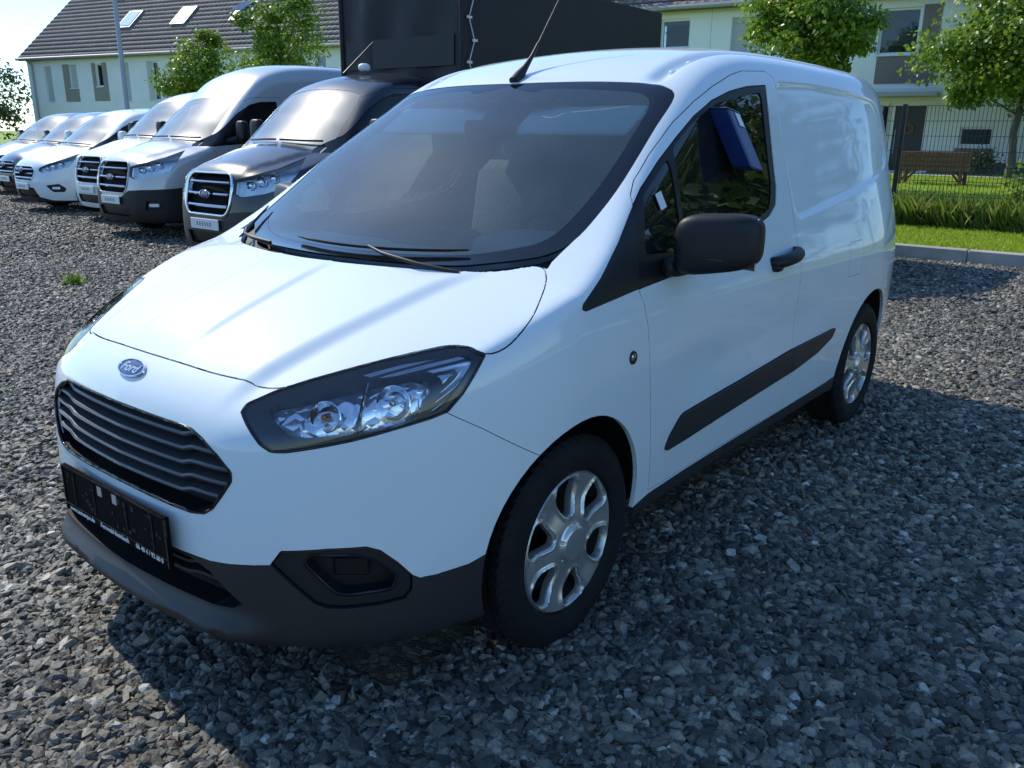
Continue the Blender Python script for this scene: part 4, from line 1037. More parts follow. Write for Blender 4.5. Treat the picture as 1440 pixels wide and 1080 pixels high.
tree('broadleaf_tree', 'rounded green tree rising behind the van roof before the white house', (-16.4,-4.95,.29), 4.9, (1.12,1.12,1.05,3.55), 8, n=14500, size=.115, trunk=.08, group=GT, clumps=48)
tree('broadleaf_tree', 'small bright green tree left, behind the silver van', (-15.0,-24.9,.0), 4.9, (1.15,1.15,1.35,3.2), 13, n=8500, size=.13, trunk=.06, group=GT, clumps=44)
tree('broadleaf_tree', 'taller bright green tree beside the black tarpaulin box', (-15.6,-21.3,.0), 6.3, (1.15,1.15,1.6,4.2), 21, n=7500, size=.13, trunk=.06, group=GT, clumps=40)
tree('broadleaf_tree', 'green tree top peeping over the black tarpaulin box', (-24.5,-14.5,.2), 7.9, (1.9,1.9,1.9,6.0), 30, n=4200, size=.17, trunk=.09, group=GT, clumps=40)
GB = 'dense trees past the left house'
tree('dense_tree', 'dense dark green tree at the far left edge', (-14.6,-51.0,-.1), 6.6, (3.4,3.4,2.6,3.6), 41, leaf='leaf_dark', n=9000, size=.22, trunk=.2, group=GB, clumps=70)
tree('dense_tree', 'dark green tree beside the gable of the left house', (-18.3,-55.0,-.1), 5.8, (3.0,3.0,2.4,3.2), 43, leaf='leaf_dark', n=8000, size=.24, trunk=.2, group=GB, clumps=70)
GR = 'trees mirrored in the side of the foreground van'
for k, (x, y, h, r, sd) in enumerate(((-8.6,6.6,5.2,2.2,51),(-13.0,7.2,6.0,2.6,52),(-16.5,10.5,7.2,3.0,53),(-9.5,11.5,6.4,2.7,54),)):
    tree('yard_edge_tree', ['round tree nearest the fence, seen mirrored in the van door window','broad tree by the fence, seen mirrored in the rear side panel','tall tree behind the yard, seen mirrored low in the rear side panel','wide tree at the yard side, seen mirrored in the front door','tree left of it, seen mirrored in the front wing','farthest fence tree, seen mirrored beside the tail of the van','tree seen mirrored in the headlight lens','tree seen mirrored in the front bumper corner'][k], (x, y, .1), h, (r, r, h*.40, h*.55), sd, leaf='leaf_mid', n=15000, size=.25, trunk=.14, group=GR, clumps=110, gap=.26)
# ---------------------------------------------------------------- houses
pbr('render_cool', (.76,.77,.79), rough=.92, var=.04, scale=1.2, bump=.08, bscale=120)
pbr('render_green', (.80,.81,.78), rough=.92, var=.03, scale=1.0, bump=.08, bscale=120)
pbr('panel_brown', (.215,.18,.165), rough=.85, var=.06, scale=2)
pbr('panel_taupe', (.27,.245,.215), rough=.85, var=.06, scale=2)
pbr('plinth_dark', (.12,.115,.125), rough=.9, var=.1, scale=4)
pbr('frame_white', (.74,.75,.75), rough=.4)
pbr('shutter', (.46,.48,.49), rough=.6)
pbr('zinc', (.33,.34,.35), rough=.45, metal=.5)
pbr('door_dark', (.035,.033,.034), rough=.4)
pbr('wreath', (.20,.09,.035), rough=.9, var=.4, scale=40)
glass('house_glass', tint=(.55,.60,.62), dust_glare=.02, ior=1.55)
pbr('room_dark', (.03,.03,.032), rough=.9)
pbr('blind', (.62,.66,.68), rough=.8)
def roof_mat():
    m, nt, b = _new('roof_tiles'); L = nt.links; tc = nt.nodes.new('ShaderNodeTexCoord')
    br = nt.nodes.new('ShaderNodeTexBrick'); br.inputs['Scale'].default_value = 1; br.inputs['Brick Width'].default_value = .30; br.inputs['Row Height'].default_value = .34; br.inputs['Mortar Size'].default_value = .022; br.offset = 0
    br.inputs['Color1'].default_value = (.175,.142,.122,1); br.inputs['Color2'].default_value = (.235,.195,.168,1); br.inputs['Mortar'].default_value = (.07,.062,.058,1)
    L.new(tc.outputs['UV'], br.inputs['Vector']); L.new(br.outputs['Color'], b.inputs['Base Color']); b.inputs['Roughness'].default_value = .7
    w = nt.nodes.new('ShaderNodeTexWave'); w.inputs['Scale'].default_value = 1/.30/2*.628; w.wave_type = 'BANDS'; w.bands_direction = 'X'
    L.new(tc.outputs['UV'], w.inputs['Vector'])
    bp = nt.nodes.new('ShaderNodeBump'); bp.inputs['Strength'].default_value = .5; bp.inputs['Distance'].default_value = .04; L.new(br.outputs['Fac'], bp.inputs['Height']); bp.invert = True; L.new(bp.outputs['Normal'], b.inputs['Normal'])
roof_mat()
def tiled(name, nrow, length, parent, M):
    """pitched roof built course by course: each course a lipped, corrugated strip of tiles"""
    per = .30; rowh = .345; nu = int(length/per*4); P = []; Q = []; UV = []
    u = np.linspace(0, length, nu+1); wave = .022*(.5+.5*np.cos(u/per*2*PI))**1.5
    for r in range(nrow):
        base = len(P)*0
        v0, v1 = r*rowh, r*rowh + rowh + .03
        n0 = sum(len(p) for p in P)
        P.append(np.stack([u, np.full(nu+1, v0), wave + .050], 1)); P.append(np.stack([u, np.full(nu+1, v1), wave + .012], 1)); P.append(np.stack([u, np.full(nu+1, v0), wave*.3 + .0], 1))
        i = np.arange(nu)
        Q.append(np.stack([n0+i, n0+i+1, n0+nu+1+i+1, n0+nu+1+i], 1)); Q.append(np.stack([n0+2*(nu+1)+i, n0+2*(nu+1)+i+1, n0+i+1, n0+i], 1))
    P = np.concatenate(P); Q = np.concatenate(Q)
    W = np.array([list(M @ Vector(p)) for p in P])
    me = mesh_np(name, W, Q); uv = me.uv_layers.new(name='UVMap'); li = np.empty(len(me.loops), np.int32); me.loops.foreach_get('vertex_index', li)
    uv.data.foreach_set('uv', P[li][:, :2].astype(np.float32).ravel()); return link(name, me, 'roof_tiles', parent)
class Wall:
    """a facade: s along the wall, z up, d outwards towards the yard"""
    def __init__(s, A, B, parent): 
        A = Vector((*A, 0)); B = Vector((*B, 0)); s.t = (B-A).normalized(); s.A = A; s.n = Vector((0,0,1)).cross(s.t)
        if s.n.dot(Vector((1.75,2.0,0)) - A) < 0: s.n = -s.n
        s.p = parent; s.L = (B-A).length
    def P(s, a, z, d=0.): v = s.A + s.t*a + s.n*d; return Vector((v.x, v.y, z))
    def box(s, mb, s0, s1, z0, z1, d0, d1):
        V = [s.P(a, z, d) for a in (s0, s1) for z in (z0, z1) for d in (d0, d1)]
        return mb.add(V, [(0,1,3,2),(4,6,7,5),(0,4,5,1),(2,3,7,6),(0,2,6,4),(1,5,7,3)])
    def sheet(s, name, mat, holes, L0, L1, z0, z1, parent, thick=.22):
        """wall with real openings: cut into a grid of blocks round the holes"""
        S_ = sorted({L0, L1, *[h[0] for h in holes], *[h[1] for h in holes]}); Z_ = sorted({z0, z1, *[h[2] for h in holes], *[h[3] for h in holes]}); m = MB()
        ins = lambda a, z: any(h[0] < a < h[1] and h[2] < z < h[3] for h in holes)
        for i in range(len(S_)-1):
            for j in range(len(Z_)-1):
                a0, a1, b0, b1 = S_[i], S_[i+1], Z_[j], Z_[j+1]
                if ins((a0+a1)/2, (b0+b1)/2): continue
                m.add([s.P(a0,b0), s.P(a1,b0), s.P(a1,b1), s.P(a0,b1)], [(0,1,2,3)])
        for h in holes:
            a0, a1, b0, b1 = h[:4]; q = -thick
            m.add([s.P(a0,b0), s.P(a1,b0), s.P(a1,b1), s.P(a0,b1), s.P(a0,b0,q), s.P(a1,b0,q), s.P(a1,b1,q), s.P(a0,b1,q)], [(0,1,5,4),(1,2,6,5),(2,3,7,6),(3,0,4,7)])
        return m.build(name, mat, parent)
    def window(s, h, blind=0., mull=None, shutter=False, parent=None):
        a0, a1, b0, b1 = h[:4]; m = MB(); f = .06; d0, d1 = -.17, -.10
        s.box(m, a0, a1, b0, b0+f, d0, d1); s.box(m, a0, a1, b1-f, b1, d0, d1); s.box(m, a0, a0+f, b0+f, b1-f, d0, d1); s.box(m, a1-f, a1, b0+f, b1-f, d0, d1)
        if mull: s.box(m, a0+f, a1-f, mull-.05, mull+.05, d0, d1)
        w = m.build('window', 'frame_white', parent or s.p)
        if shutter:
            n = max(3, int((b1-b0)/.075)); m = MB()
            for k in range(n): z = b0+.01 + (b1-b0-.02)*k/n; s.box(m, a0+.03, a1-.03, z, z+(b1-b0-.02)/n-.012, -.10, -.085)
            s.box(m, a0+.03, a1-.03, b0+.005, b1-.005, -.105, -.098)
            m.build('roller_shutter', 'shutter', w)
        else:
            m = MB(); s.box(m, a0+f, a1-f, b0+f, b1-f, -.14, -.132); m.build('pane', 'house_glass', w)
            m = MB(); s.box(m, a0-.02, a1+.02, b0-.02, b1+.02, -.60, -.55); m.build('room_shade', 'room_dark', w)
            if blind > 0: m = MB(); s.box(m, a0+f, a1-f, b1-(b1-b0)*blind, b1-f, -.19, -.175); m.build('blind', 'blind', w)
        m = MB(); s.box(m, a0-.05, a1+.05, b0-.045, b0-.003, -.05, .06); m.build('sill', 'frame_white', w)
        return w
    def panel(s, name, mat, s0, s1, z0, z1, parent=None): m = MB(); s.box(m, s0, s1, z0, z1, .0, .018); return m.build(name, mat, parent or s.p)
# ---- left terrace
lh = empty('row_house', 'long pale terraced house with brown tiled roof and skylights at left', 'house', (-21.9,-39.5,.0))
W = Wall((-19.8,-49.6), (-24.06,-29.31), lh)
lhw = [(1.35,1.95,2.82,4.62), (3.42,4.0,3.50,4.66), (5.47,5.98,3.54,4.66), (7.45,7.98,2.80,4.66), (9.6,10.08,2.82,4.66), (10.95,11.5,2.80,4.66), (15.6,16.2,3.5,4.70), (20.0,20.6,3.5,4.70), (18.0,18.6,2.8,4.66), (12.9,13.4,2.82,4.66)]
low_w = [(2.9,4.0,.7,2.1), (9.3,10.3,.7,2.1), (14.6,15.8,.7,2.1)]
W.sheet('wall', 'render_cool', lhw + low_w, 0, 24, -.4, 5.02, lh)
W.window(lhw[0], shutter=True); W.window(lhw[1], shutter=True); W.window(lhw[2], blind=.55); W.window(lhw[3], shutter=True); W.window(lhw[4], mull=3.55); W.window(lhw[5], shutter=True); W.window(lhw[6], blind=.4); W.window(lhw[7], blind=.4); W.window(lhw[8], mull=3.5); W.window(lhw[9], mull=3.5)
for h in low_w: W.window(h)
for s0, s1, z0, z1 in ((2.90,3.41,2.80,4.68),(3.41,4.02,2.80,3.45),(5.20,5.46,2.82,4.70),(5.46,6.00,2.82,3.49),(6.00,6.34,2.82,4.70)): W.panel('wall_panel', 'panel_taupe', s0, s1, z0, z1)
W.panel('wall_panel', 'shutter', 9.30, 9.59, 2.80, 4.68)
m = MB(); m.add([W.P(0,-.4), W.P(0,-.4,-9), W.P(0,5.02,-9), W.P(0,9.3,-4.7), W.P(0,5.02)], [(0,1,2,3,4)]).build('gable_wall', 'render_cool', lh)
up = (-W.n*math.cos(rad(42)) + Vector((0,0,1))*math.sin(rad(42))); nn = W.t.cross(up); nn = nn if nn.z > 0 else -nn
o = W.P(-.25, 5.02, .35) - Vector((0,0,.02)) 
RM = Matrix(((W.t.x, up.x, nn.x, o.x), (W.t.y, up.y, nn.y, o.y), (W.t.z, up.z, nn.z, o.z), (0,0,0,1)))
roof = tiled('roof', 20, 24.3, lh, RM)
m = MB(); m.add([RM @ Vector(p) for p in ((0,0,0),(24.3,0,0),(24.3,6.9,0),(0,6.9,0),(0,0,-.12),(24.3,0,-.12),(24.3,6.9,-.12),(0,6.9,-.12))], [(0,3,2,1),(4,5,6,7),(0,1,5,4),(0,4,7,3),(1,2,6,5),(2,3,7,6)]); m.build('roof_deck', 'plinth_dark', lh)
m = MB(); m.tube([RM @ Vector((0,6.95,.05)), RM @ Vector((24.3,6.95,.05))], .11, 8); m.build('ridge_tiles', 'roof_tiles', lh)
m = MB(); m.tube([W.P(-.3,5.0,.40), W.P(24,5.0,.40)], .07, 8); m.build('gutter', 'zinc', lh)
m = MB(); m.tube([W.P(.35,4.98,.38), W.P(.5,4.75,.10), W.P(.5,0,.07)], .05, 8); m.build('downpipe', 'zinc', lh)
for s0, opened in ((6.3,0),(10.2,0),(14.2,1)):
    sk = MB().box((s0+.5, 2.75, .10), (1.0,1.35,.10)).mesh('skylight'); sk.transform(RM); so = link('skylight', sk, 'zinc', roof)
    g = MB().box((s0+.5, 2.75 + (0 if not opened else .12), .165 + (.16 if opened else 0)), (.84,1.18,.02), rot=(rad(-14) if opened else 0,0,0)).mesh('skylight_pane'); g.transform(RM); link('skylight_pane', g, 'chrome' if not opened else 'house_glass', so)
for s0 in (3.9, 4.3, 7.2, 7.7, 8.2):
    v = MB().box((s0, 5.0 if s0 < 5 else 5.25, .16), (.14,.2,.3)).box((s0, 5.0 if s0 < 5 else 5.25, .32), (.2,.26,.05)).mesh('roof_vent'); v.transform(RM); link('roof_vent', v, 'plinth_dark', roof)
settle(lh)
# ---- right terrace
rh = empty('row_house', 'pale two storey terraced house with brown panels behind the garden fence', 'house', (-24.0,-8,.4))
W = Wall((-23.2,-13.8), (-24.6,-4.0), rh)
rhw = [(1.52,2.48,4.0,4.86), (3.78,4.72,3.80,4.80), (7.98,9.02,3.60,4.80), (10.36,11.2,1.17,1.68), (5.6,6.6,3.8,4.8), (12.6,13.6,3.6,4.8), (8.26,8.52,.55,2.28)]
door_h = (8.50,9.62,.45,2.33)
W.sheet('wall', 'render_green', rhw + [door_h], -2.2, 18, .2, 5.14, rh)
W.window(rhw[0], blind=.2); W.window(rhw[1], shutter=True); W.window(rhw[2], blind=.8); W.window(rhw[3]); W.window(rhw[4], shutter=True); W.window(rhw[5]); W.window(rhw[6])
W.panel('wall_panel', 'panel_brown', 9.06, 9.52, 3.57, 4.84); W.panel('wall_panel', 'panel_brown', 8.0, 9.52, 2.83, 3.545); W.panel('wall_panel', 'panel_brown', 10.30, 11.24, .78, 1.115); W.panel('wall_panel', 'panel_brown', 12.6, 14.2, 2.83, 3.545)
W.panel('plinth', 'plinth_dark', 9.7, 18, .2, .75); W.panel('plinth', 'plinth_dark', -2.2, 8.2, .2, .72)
for s0 in (.2, 3.15, 6.9, 11.9): m = MB(); W.box(m, s0-.008, s0+.008, .75, 5.1, 0, .004); m.build('wall_joint', 'shutter', rh)
m = MB(); a0, a1, b0, b1 = door_h
W.box(m, a0, a0+.16, b0, b1, -.14, -.04); W.box(m, a1-.16, a1, b0, b1, -.14, -.04); W.box(m, a0+.16, a1-.16, b1-.09, b1, -.14, -.04); fr = m.build('door_frame', 'frame_white', rh)
m = MB(); W.box(m, a0+.16, a1-.16, b0+.03, b1-.09, -.12, -.07); dd = m.build('door', 'door_dark', rh)
m = MB(); W.box(m, a0+.22, a0+.24, .95, 1.6, -.06, -.03); m.build('door_handle', 'zinc', dd)
c = W.P(9.06, 1.62, -.05); m = MB(); m.tube([c + W.t*(.12*math.cos(a)) + Vector((0,0,.12*math.sin(a))) for a in np.arange(14)*2*PI/14], .045, 7, closed=True); m.tube([c + Vector((0,0,.12)), c + Vector((0,0,.45))], .008, 5); m.build('door_wreath', 'wreath', dd)
m = MB(); W.box(m, a0, a1, .40, .47, -.1, .35); m.build('door_step', 'frame_white', rh)
m = MB(); W.box(m, 7.9, 9.75, 2.46, 2.57, .0, .95); cn = m.build('canopy', 'zinc', rh); m = MB(); W.box(m, 7.9, 9.75, 2.572, 2.70, .01, .05); m.build('canopy_flashing', 'frame_white', cn)
up = (-W.n*math.cos(rad(36)) + Vector((0,0,1))*math.sin(rad(36))); nn = W.t.cross(up); nn = nn if nn.z > 0 else -nn
o = W.P(-2.4, 5.12, .40)
RM = Matrix(((W.t.x, up.x, nn.x, o.x), (W.t.y, up.y, nn.y, o.y), (W.t.z, up.z, nn.z, o.z), (0,0,0,1)))
tiled('roof', 16, 20.5, rh, RM)
m = MB(); m.add([RM @ Vector(p) for p in ((0,0,0),(20.5,0,0),(20.5,5.5,0),(0,5.5,0),(0,0,-.12),(20.5,0,-.12),(20.5,5.5,-.12),(0,5.5,-.12))], [(0,3,2,1),(4,5,6,7),(0,1,5,4),(0,4,7,3),(1,2,6,5),(2,3,7,6)]); m.build('roof_deck', 'plinth_dark', rh)
m = MB(); m.tube([W.P(-2.5,5.13,.46), W.P(18,5.13,.46)], .07, 8); m.build('gutter', 'zinc', rh)
m = MB(); m.add([W.P(-2.2,.2), W.P(-2.2,.2,-8), W.P(-2.2,5.12,-8), W.P(-2.2,8.0,-4), W.P(-2.2,5.12)], [(0,1,2,3,4)]).build('gable_wall', 'render_green', rh)
settle(rh)
# ---------------------------------------------------------------- garden planter and lamp post
pbr('planter_wood', (.16,.075,.035), rough=.75, var=.3, scale=12, bump=.2, bscale=50)
pn = empty('raised_planter', 'brown wooden raised planter on legs on the lawn behind the fence', 'planter', (-19.6,-2.9,.36), rz=rad(90))
for k in range(4):
    for sy in (-1, 1): MB().box((0, sy*.27, .36 + k*.105), (1.36,.025,.10), bev=.004).build('plank', 'planter_wood', pn)
    for sx in (-1, 1): MB().box((sx*.68, 0, .36 + k*.105), (.025,.515,.10), bev=.004).build('plank', 'planter_wood', pn)
for sx in (-1, 1):
    for sy in (-1, 1):
        MB().box((sx*.63, sy*.24, .36), (.07,.05,.72), bev=.004).build('leg', 'planter_wood', pn)
        m = MB(); m.tube([(sx*.60, sy*.24, .10), (sx*.42, sy*.24, .30)], .025, 5); m.build('brace', 'planter_wood', pn)
MB().box((0,0,.70), (1.33,.51,.03)).build('planter_soil', 'room_dark', pn)
lp = empty('street_lamp', 'tall grey steel lamp post in front of the left house', 'street lamp', (-11.1,-22.6,-.1))
MB().tube([(0,0,0),(0,0,1.2),(0,0,1.25),(0,0,6.6)], [.09,.09,.075,.055], 12).build('pole', 'zinc', lp, smooth=40)
MB().tube([(0,0,6.55),(.3,.25,6.7),(.6,.5,6.72)], .03, 8).build('arm', 'zinc', lp, smooth=60)
MB().box((.75,.62,6.72), (.5,.2,.09), rot=(0,0,rad(40)), bev=.03).build('lamp_head', 'zinc', lp)
def shrub(name, label, base, r, h, seed, n, leaf='leaf_mid', size=.08, group=None):
    g = np.random.default_rng(seed); t = empty(name, label, 'shrub', base, group=group); m = MB()
    for k in range(7): a = g.uniform(0, 6.28); m.tube([(0,0,0), (r*.5*math.cos(a), r*.5*math.sin(a), h*.8)], [.012,.004], 5)
    m.build('stem', 'bark', t)
    P = g.normal(0, .42, (n, 3))*np.array([r, r, h*.5]) + np.array([0,0,h*.5]); P = P[P[:, 2] > .02]; n = len(P)
    nr = g.normal(0, 1, (n, 3)) + np.array([0,0,.7]); nr /= np.linalg.norm(nr, axis=1)[:, None]; ax = np.cross(nr, g.normal(0, 1, (n, 3))); ax /= np.linalg.norm(ax, axis=1)[:, None]; bx_ = np.cross(nr, ax); s = size*g.uniform(.6, 1.2, n)[:, None]
    V = np.stack([P, P+ax*s*.5+bx_*s*.3, P+ax*s, P+ax*s*.5-bx_*s*.3], 1).reshape(-1, 3); q = np.arange(n)[:, None]*4
    link('foliage', mesh_np('foliage', V, np.concatenate([q+[0,1,2], q+[0,2,3]], 1).reshape(-1, 3)), leaf, t); return t
shrub('garden_shrub', 'small dark green shrub at the foot of the right tree', (-23.6,-2.7,.45), .55, .7, 61, 900, 'leaf_dark')
shrub('garden_shrub', 'young leafy sapling growing at the fence on the right', (-11.6,.05,.15), .28, .95, 63, 260, 'leaf_bright', .09)
shrub('yard_weed', 'small yellow green weed growing in the gravel near the left edge', (-2.13,-6.9,-.15), .12, .10, 66, 160, 'leaf_bright', .05)
# ---------------------------------------------------------------- the row of parked vans
pbr('silver_paint', (.50,.505,.50), rough=.32, metal=.2, coat=1.0, var=.015, scale=3)
pbr('black_paint', (.006,.008,.016), rough=.3, coat=.6)
pbr('navy_paint', (.012,.018,.040), rough=.25, coat=1.0)
pbr('plate_white', (.70,.71,.70), rough=.35)
pbr('plate_ink', (.25,.26,.27), rough=.5)
glass('fleet_screen', tint=(.60,.70,.68), dust_glare=.17, dust_glare_col=(.60,.70,.68), rough=.02, ior=1.75, sheen=.06, sheen_rough=.36)  # pale veil colour paints in the sun glare on these screens
glass('fleet_side', tint=(.20,.22,.23), dust_glare=.01)
pbr('lamp_silver', (.72,.79,.86), rough=.22, metal=.35, var=.18, scale=12)
def make_skin(q):
    top, fz, fp, wd, tb = (spline(*q[k]) for k in ('top','fz','fp','w','t')); cr = spline(*q['crown']); rear = q['rear']; bot = q['bot']
    def F(P):
        x, z = P[:, 0], P[:, 2]; y = np.sqrt(P[:, 1]**2 + 1e-6)
        g1 = (y - wd(x) + tb(z))*.96
        hs = q['hood_step']; yo = q['yo'] + .30*(.9 - x)
        zt = top(x + q['curve']*y*y*sstep(-1.3, -.6, x)) - cr(x)*(y/.7)**2 + hs*sstep(1.0, .7, x)*sstep(.0, .25, x)*(1 - sstep(yo-.06, yo+.06, y))
        g2 = (z - zt)*.84
        g3 = (x - fz(z) + fp(y))*.84
        m = smax(g1, g3, .16); m = smax(m, -x - rear, .06); m = smax(m, g2, .07 + .10*sstep(-.1, -.8, x)); return smax(m, bot - z, .03)
    return F
TRANSIT = dict(
  top=([1.25,1.02,.95,.85,.6,.3,.12,.05,-.3,-.66,-.85,-1.2,-1.8,-6], [.80,1.02,1.09,1.15,1.235,1.335,1.39,1.43,1.72,2.03,2.13,2.22,2.27,2.27]),
  fz=([.1,.25,.35,.5,.7,.9,1.05,1.2], [.92,.98,1.02,1.035,1.03,1.0,.95,.84]),
  fp=([0,.3,.5,.7,.85,.95,1.02,1.15], [0,.012,.05,.14,.28,.48,.74,1.5]),
  w=([1.1,.6,.2,-.5,-2,-6], [.93,.975,1.0,1.005,1.005,1.0]), t=([.2,.5,.9,1.25,1.5,2.0,2.3,2.6], [.04,.01,0,.02,.07,.18,.24,.30]),
  crown=([1.1,.5,0,-.5,-1,-3], [.06,.06,.05,.04,.07,.08]), rear=1.75, bot=.24, hood_step=.022, yo=.46, curve=.17)
TRANSIT_HIGH = dict(TRANSIT, top=([1.25,1.02,.95,.85,.6,.3,.12,.05,-.3,-.66,-.82,-1.1,-1.5,-2.1,-3,-6], [.80,1.02,1.09,1.15,1.235,1.335,1.39,1.43,1.72,2.03,2.16,2.36,2.52,2.60,2.62,2.60]), rear=4.3)
CUSTOM = dict(
  top=([1.2,.98,.9,.8,.5,.2,.10,.0,-.35,-.75,-.95,-1.4,-2.5,-6], [.62,.84,.92,.985,1.105,1.21,1.24,1.29,1.54,1.815,1.89,1.955,1.975,1.96]),
  fz=([.1,.25,.35,.5,.65,.8,.95,1.1], [.86,.92,.96,.985,.98,.95,.88,.74]),
  fp=([0,.3,.5,.7,.82,.92,1.0,1.12], [0,.015,.06,.17,.31,.50,.76,1.5]),
  w=([1.1,.6,.2,-.5,-2,-6], [.90,.95,.98,.986,.986,.97]), t=([.2,.5,.8,1.1,1.3,1.7,1.95,2.2], [.05,.01,0,.02,.06,.16,.23,.30]),
  crown=([1.1,.5,0,-.5,-1,-3], [.07,.06,.05,.04,.06,.07]), rear=3.9, bot=.20, hood_step=.016, yo=.42, curve=.18)
T_POLY = dict(
  ws=[(-.655,-.3),(-.655,0),(-.665,.3),(-.69,.58),(-.68,.66),(-.60,.705),(-.3,.765),(-.04,.81),(.02,.76),(.06,.6),(.11,.3),(.125,0),(.125,-.3)],
  dwin=[(.10,1.315),(.05,1.345),(-.24,1.50),(-.62,1.79),(-.86,1.92),(-1.05,1.965),(-1.30,1.98),(-1.36,1.98),(-1.34,1.46),(-1.28,1.40),(-.7,1.36),(-.1,1.315)],
  lamp=[(-.37,.90),(-.35,1.035),(-.12,1.095),(.12,1.16),(.37,1.265),(.33,1.13),(.24,.985),(-.02,.905),(-.30,.865)],
  grille=round_poly([(-.3,1.10),(.36,1.10),(.43,1.0),(.42,.76),(.35,.66),(-.3,.66)], .05, 4),
  low=[(-.9,.60),(-.55,.60),(-.40,.70),(-.2,.715),(.2,.73),(.55,.76),(.55,.1),(-.9,.1)],
  fog=round_poly([(-.16,.43),(.10,.45),(.10,.56),(-.12,.57)], .03, 4), intake=round_poly([(-.3,.47),(.45,.47),(.38,.33),(-.3,.33)], .03, 4))
C_POLY = dict(
  ws=[(-.74,-.3),(-.74,0),(-.75,.3),(-.775,.56),(-.765,.63),(-.68,.69),(-.35,.75),(-.08,.79),(.0,.74),(.06,.6),(.12,.3),(.14,0),(.14,-.3)],
  dwin=[(.06,1.145),(.0,1.175),(-.32,1.36),(-.70,1.60),(-.92,1.70),(-1.12,1.735),(-1.42,1.745),(-1.47,1.75),(-1.46,1.28),(-1.40,1.22),(-.7,1.17),(-.1,1.135)],
  lamp=[(-.26,.79),(-.24,.84),(-.02,.93),(.18,1.00),(.42,1.10),(.38,.98),(.30,.86),(.16,.815),(-.06,.765),(-.18,.75)],
  grille=round_poly([(-.3,.865),(.34,.86),(.43,.78),(.43,.72),(.34,.60),(-.3,.59)], .04, 4),
  low=[(-.9,.36),(-.45,.36),(-.30,.30),(-.05,.245),(.5,.235),(.5,.1),(-.9,.1)],
  fog=round_poly([(-.14,.52),(.10,.55),(.21,.47),(.18,.40),(-.02,.40)], .02, 4), intake=round_poly([(-.3,.48),(.38,.47),(.46,.30),(-.3,.29)], .03, 4))
def fleet_wheel():
    return tyre_mesh(.345, .215, .205, 96)
fl_tyre = fleet_wheel()
def fleet_van(root, q, pol, paint, lower, cab_only=False, chrome_frame=False, rear_axle=-3.3, arch_r=.40):
    F = make_skin(q); x0 = -q['rear'] - .15
    arch = [(arch_r*math.cos(a), .36 + arch_r*math.sin(a)) for a in np.linspace(-.75, PI+.75, 30)]
    gate_s = lambda P: .5 - np.abs(P[:, 1]); gate_f = lambda P: .02 - P[:, 0]
    fd = {'arch': Field('side', arch, gate_s), 'ws': Field('top', pol['ws'], lambda P: 1.0 - P[:, 2]), 'dwin': Field('side', pol['dwin'], gate_s),
          'lamp': Field('corner', pol['lamp'], gate_f), 'grille': Field('front', pol['grille'], lambda P: .6 - P[:, 0]), 'low': Field('corner', pol['low'], gate_f),
          'fog': Field('corner', pol['fog'], gate_f), 'intake': Field('front', pol['intake'], lambda P: .6 - P[:, 0])}
    if not cab_only: fd['archr'] = Field('side', [(a + rear_axle, b) for a, b in arch], gate_s)
    door = [(-1.46,pol['dwin'][6][1]+.07),(-.95,pol['dwin'][5][1]+.07),(-.42,pol['dwin'][3][1]+.05),(.02,pol['dwin'][1][1]+.10),(-.06,pol['dwin'][0][1]),(-.25,1.0),(-.42,.5),(-.50,.42),(-1.46,.42)]
    fd['door'] = Field('side', door, gate_s)
    P, T, N, c, S = cut_skin(F, (x0,-1.15,.1), (1.2,1.15,2.8), .055, fd, fine=.022, band=.03)
    left = c[:, 1] > 0; used_ = np.zeros(len(T), bool); live_ = ~S['arch'] & (N[T].mean(1)[:, 2] > -.8)
    if 'archr' in S: live_ &= ~S['archr']
    def tk(m):
        nonlocal used_
        m = m & live_ & ~used_; used_ = used_ | m; return m
    pp = lambda nm, m, mat, par=root, **k: panel(nm, P, T, N, tk(m), mat, par, **k)
    for s in (True, False):
        sg = 1 if s else -1
        lm = tk(S['lamp'] & (left == s))
        h = panel('headlight', P, T, N, lm, 'lamp_silver', root, gap=.002, depth=.05, raise_=-.05)
        panel('lens', P, T, N, lm, 'lamp_lens', h, gap=.002, depth=0, raise_=-.004)
        lu = np.array(pol['lamp']); cu = lu.mean(0)
        for du, r in ((-.16,.050), (-.04,.060), (.09,.055)):
            lo, hi = -.2, 1.8
            for _ in range(24):
                t = .5*(lo+hi); u = cu[0] + du; z = cu[1] + du*.30
                if F(np.array([[(-u+t)*.70711, (u+t)*.70711, z]]))[0] < 0: lo = t
                else: hi = t
            M = Matrix.Translation(((-u+lo)*.70711 - .028, sg*((u+lo)*.70711 - .018), z)) @ Vector((.85,.5*sg,.1)).to_track_quat('Z','Y').to_matrix().to_4x4()
            MB().lathe([(r,.008),(r*.8,-.006),(r*.4,-.018),(0,-.02)], 18, M).build('reflector', 'chrome', h, smooth=50)
        fm = tk(S['fog'] & (left == s)); fo = panel('fog_recess', P, T, N, fm, 'black_plastic', root, gap=.002, depth=.03, raise_=-.03)
        fc = c[fm].mean(0)
        M = Vector((.8,.55*sg,0)).to_track_quat('Z','Y').to_matrix()
        MB().box(Vector(fc) + Vector((-.012,-.008*sg,0)), (.15,.05,.02), rot=Vector((.8,.6*sg,0)).to_track_quat('Z','Y').to_matrix(), bev=.008).build('fog_lamp', 'lamp_silver', fo)
        pp('side_window', S['dwin'] & (left == s), 'fleet_side', gap=.002, depth=.008, raise_=-.004)
    g = pp('grille', S['grille'], 'void_black', gap=0, depth=.06, raise_=-.05)
    gp_ = np.array(pol['grille']); z0, z1 = gp_[:, 1].min(), gp_[:, 1].max(); hw = gp_[:, 0].max()
    nb = 3; sx = spline(*q['fz']); sp_ = spline(*q['fp'])
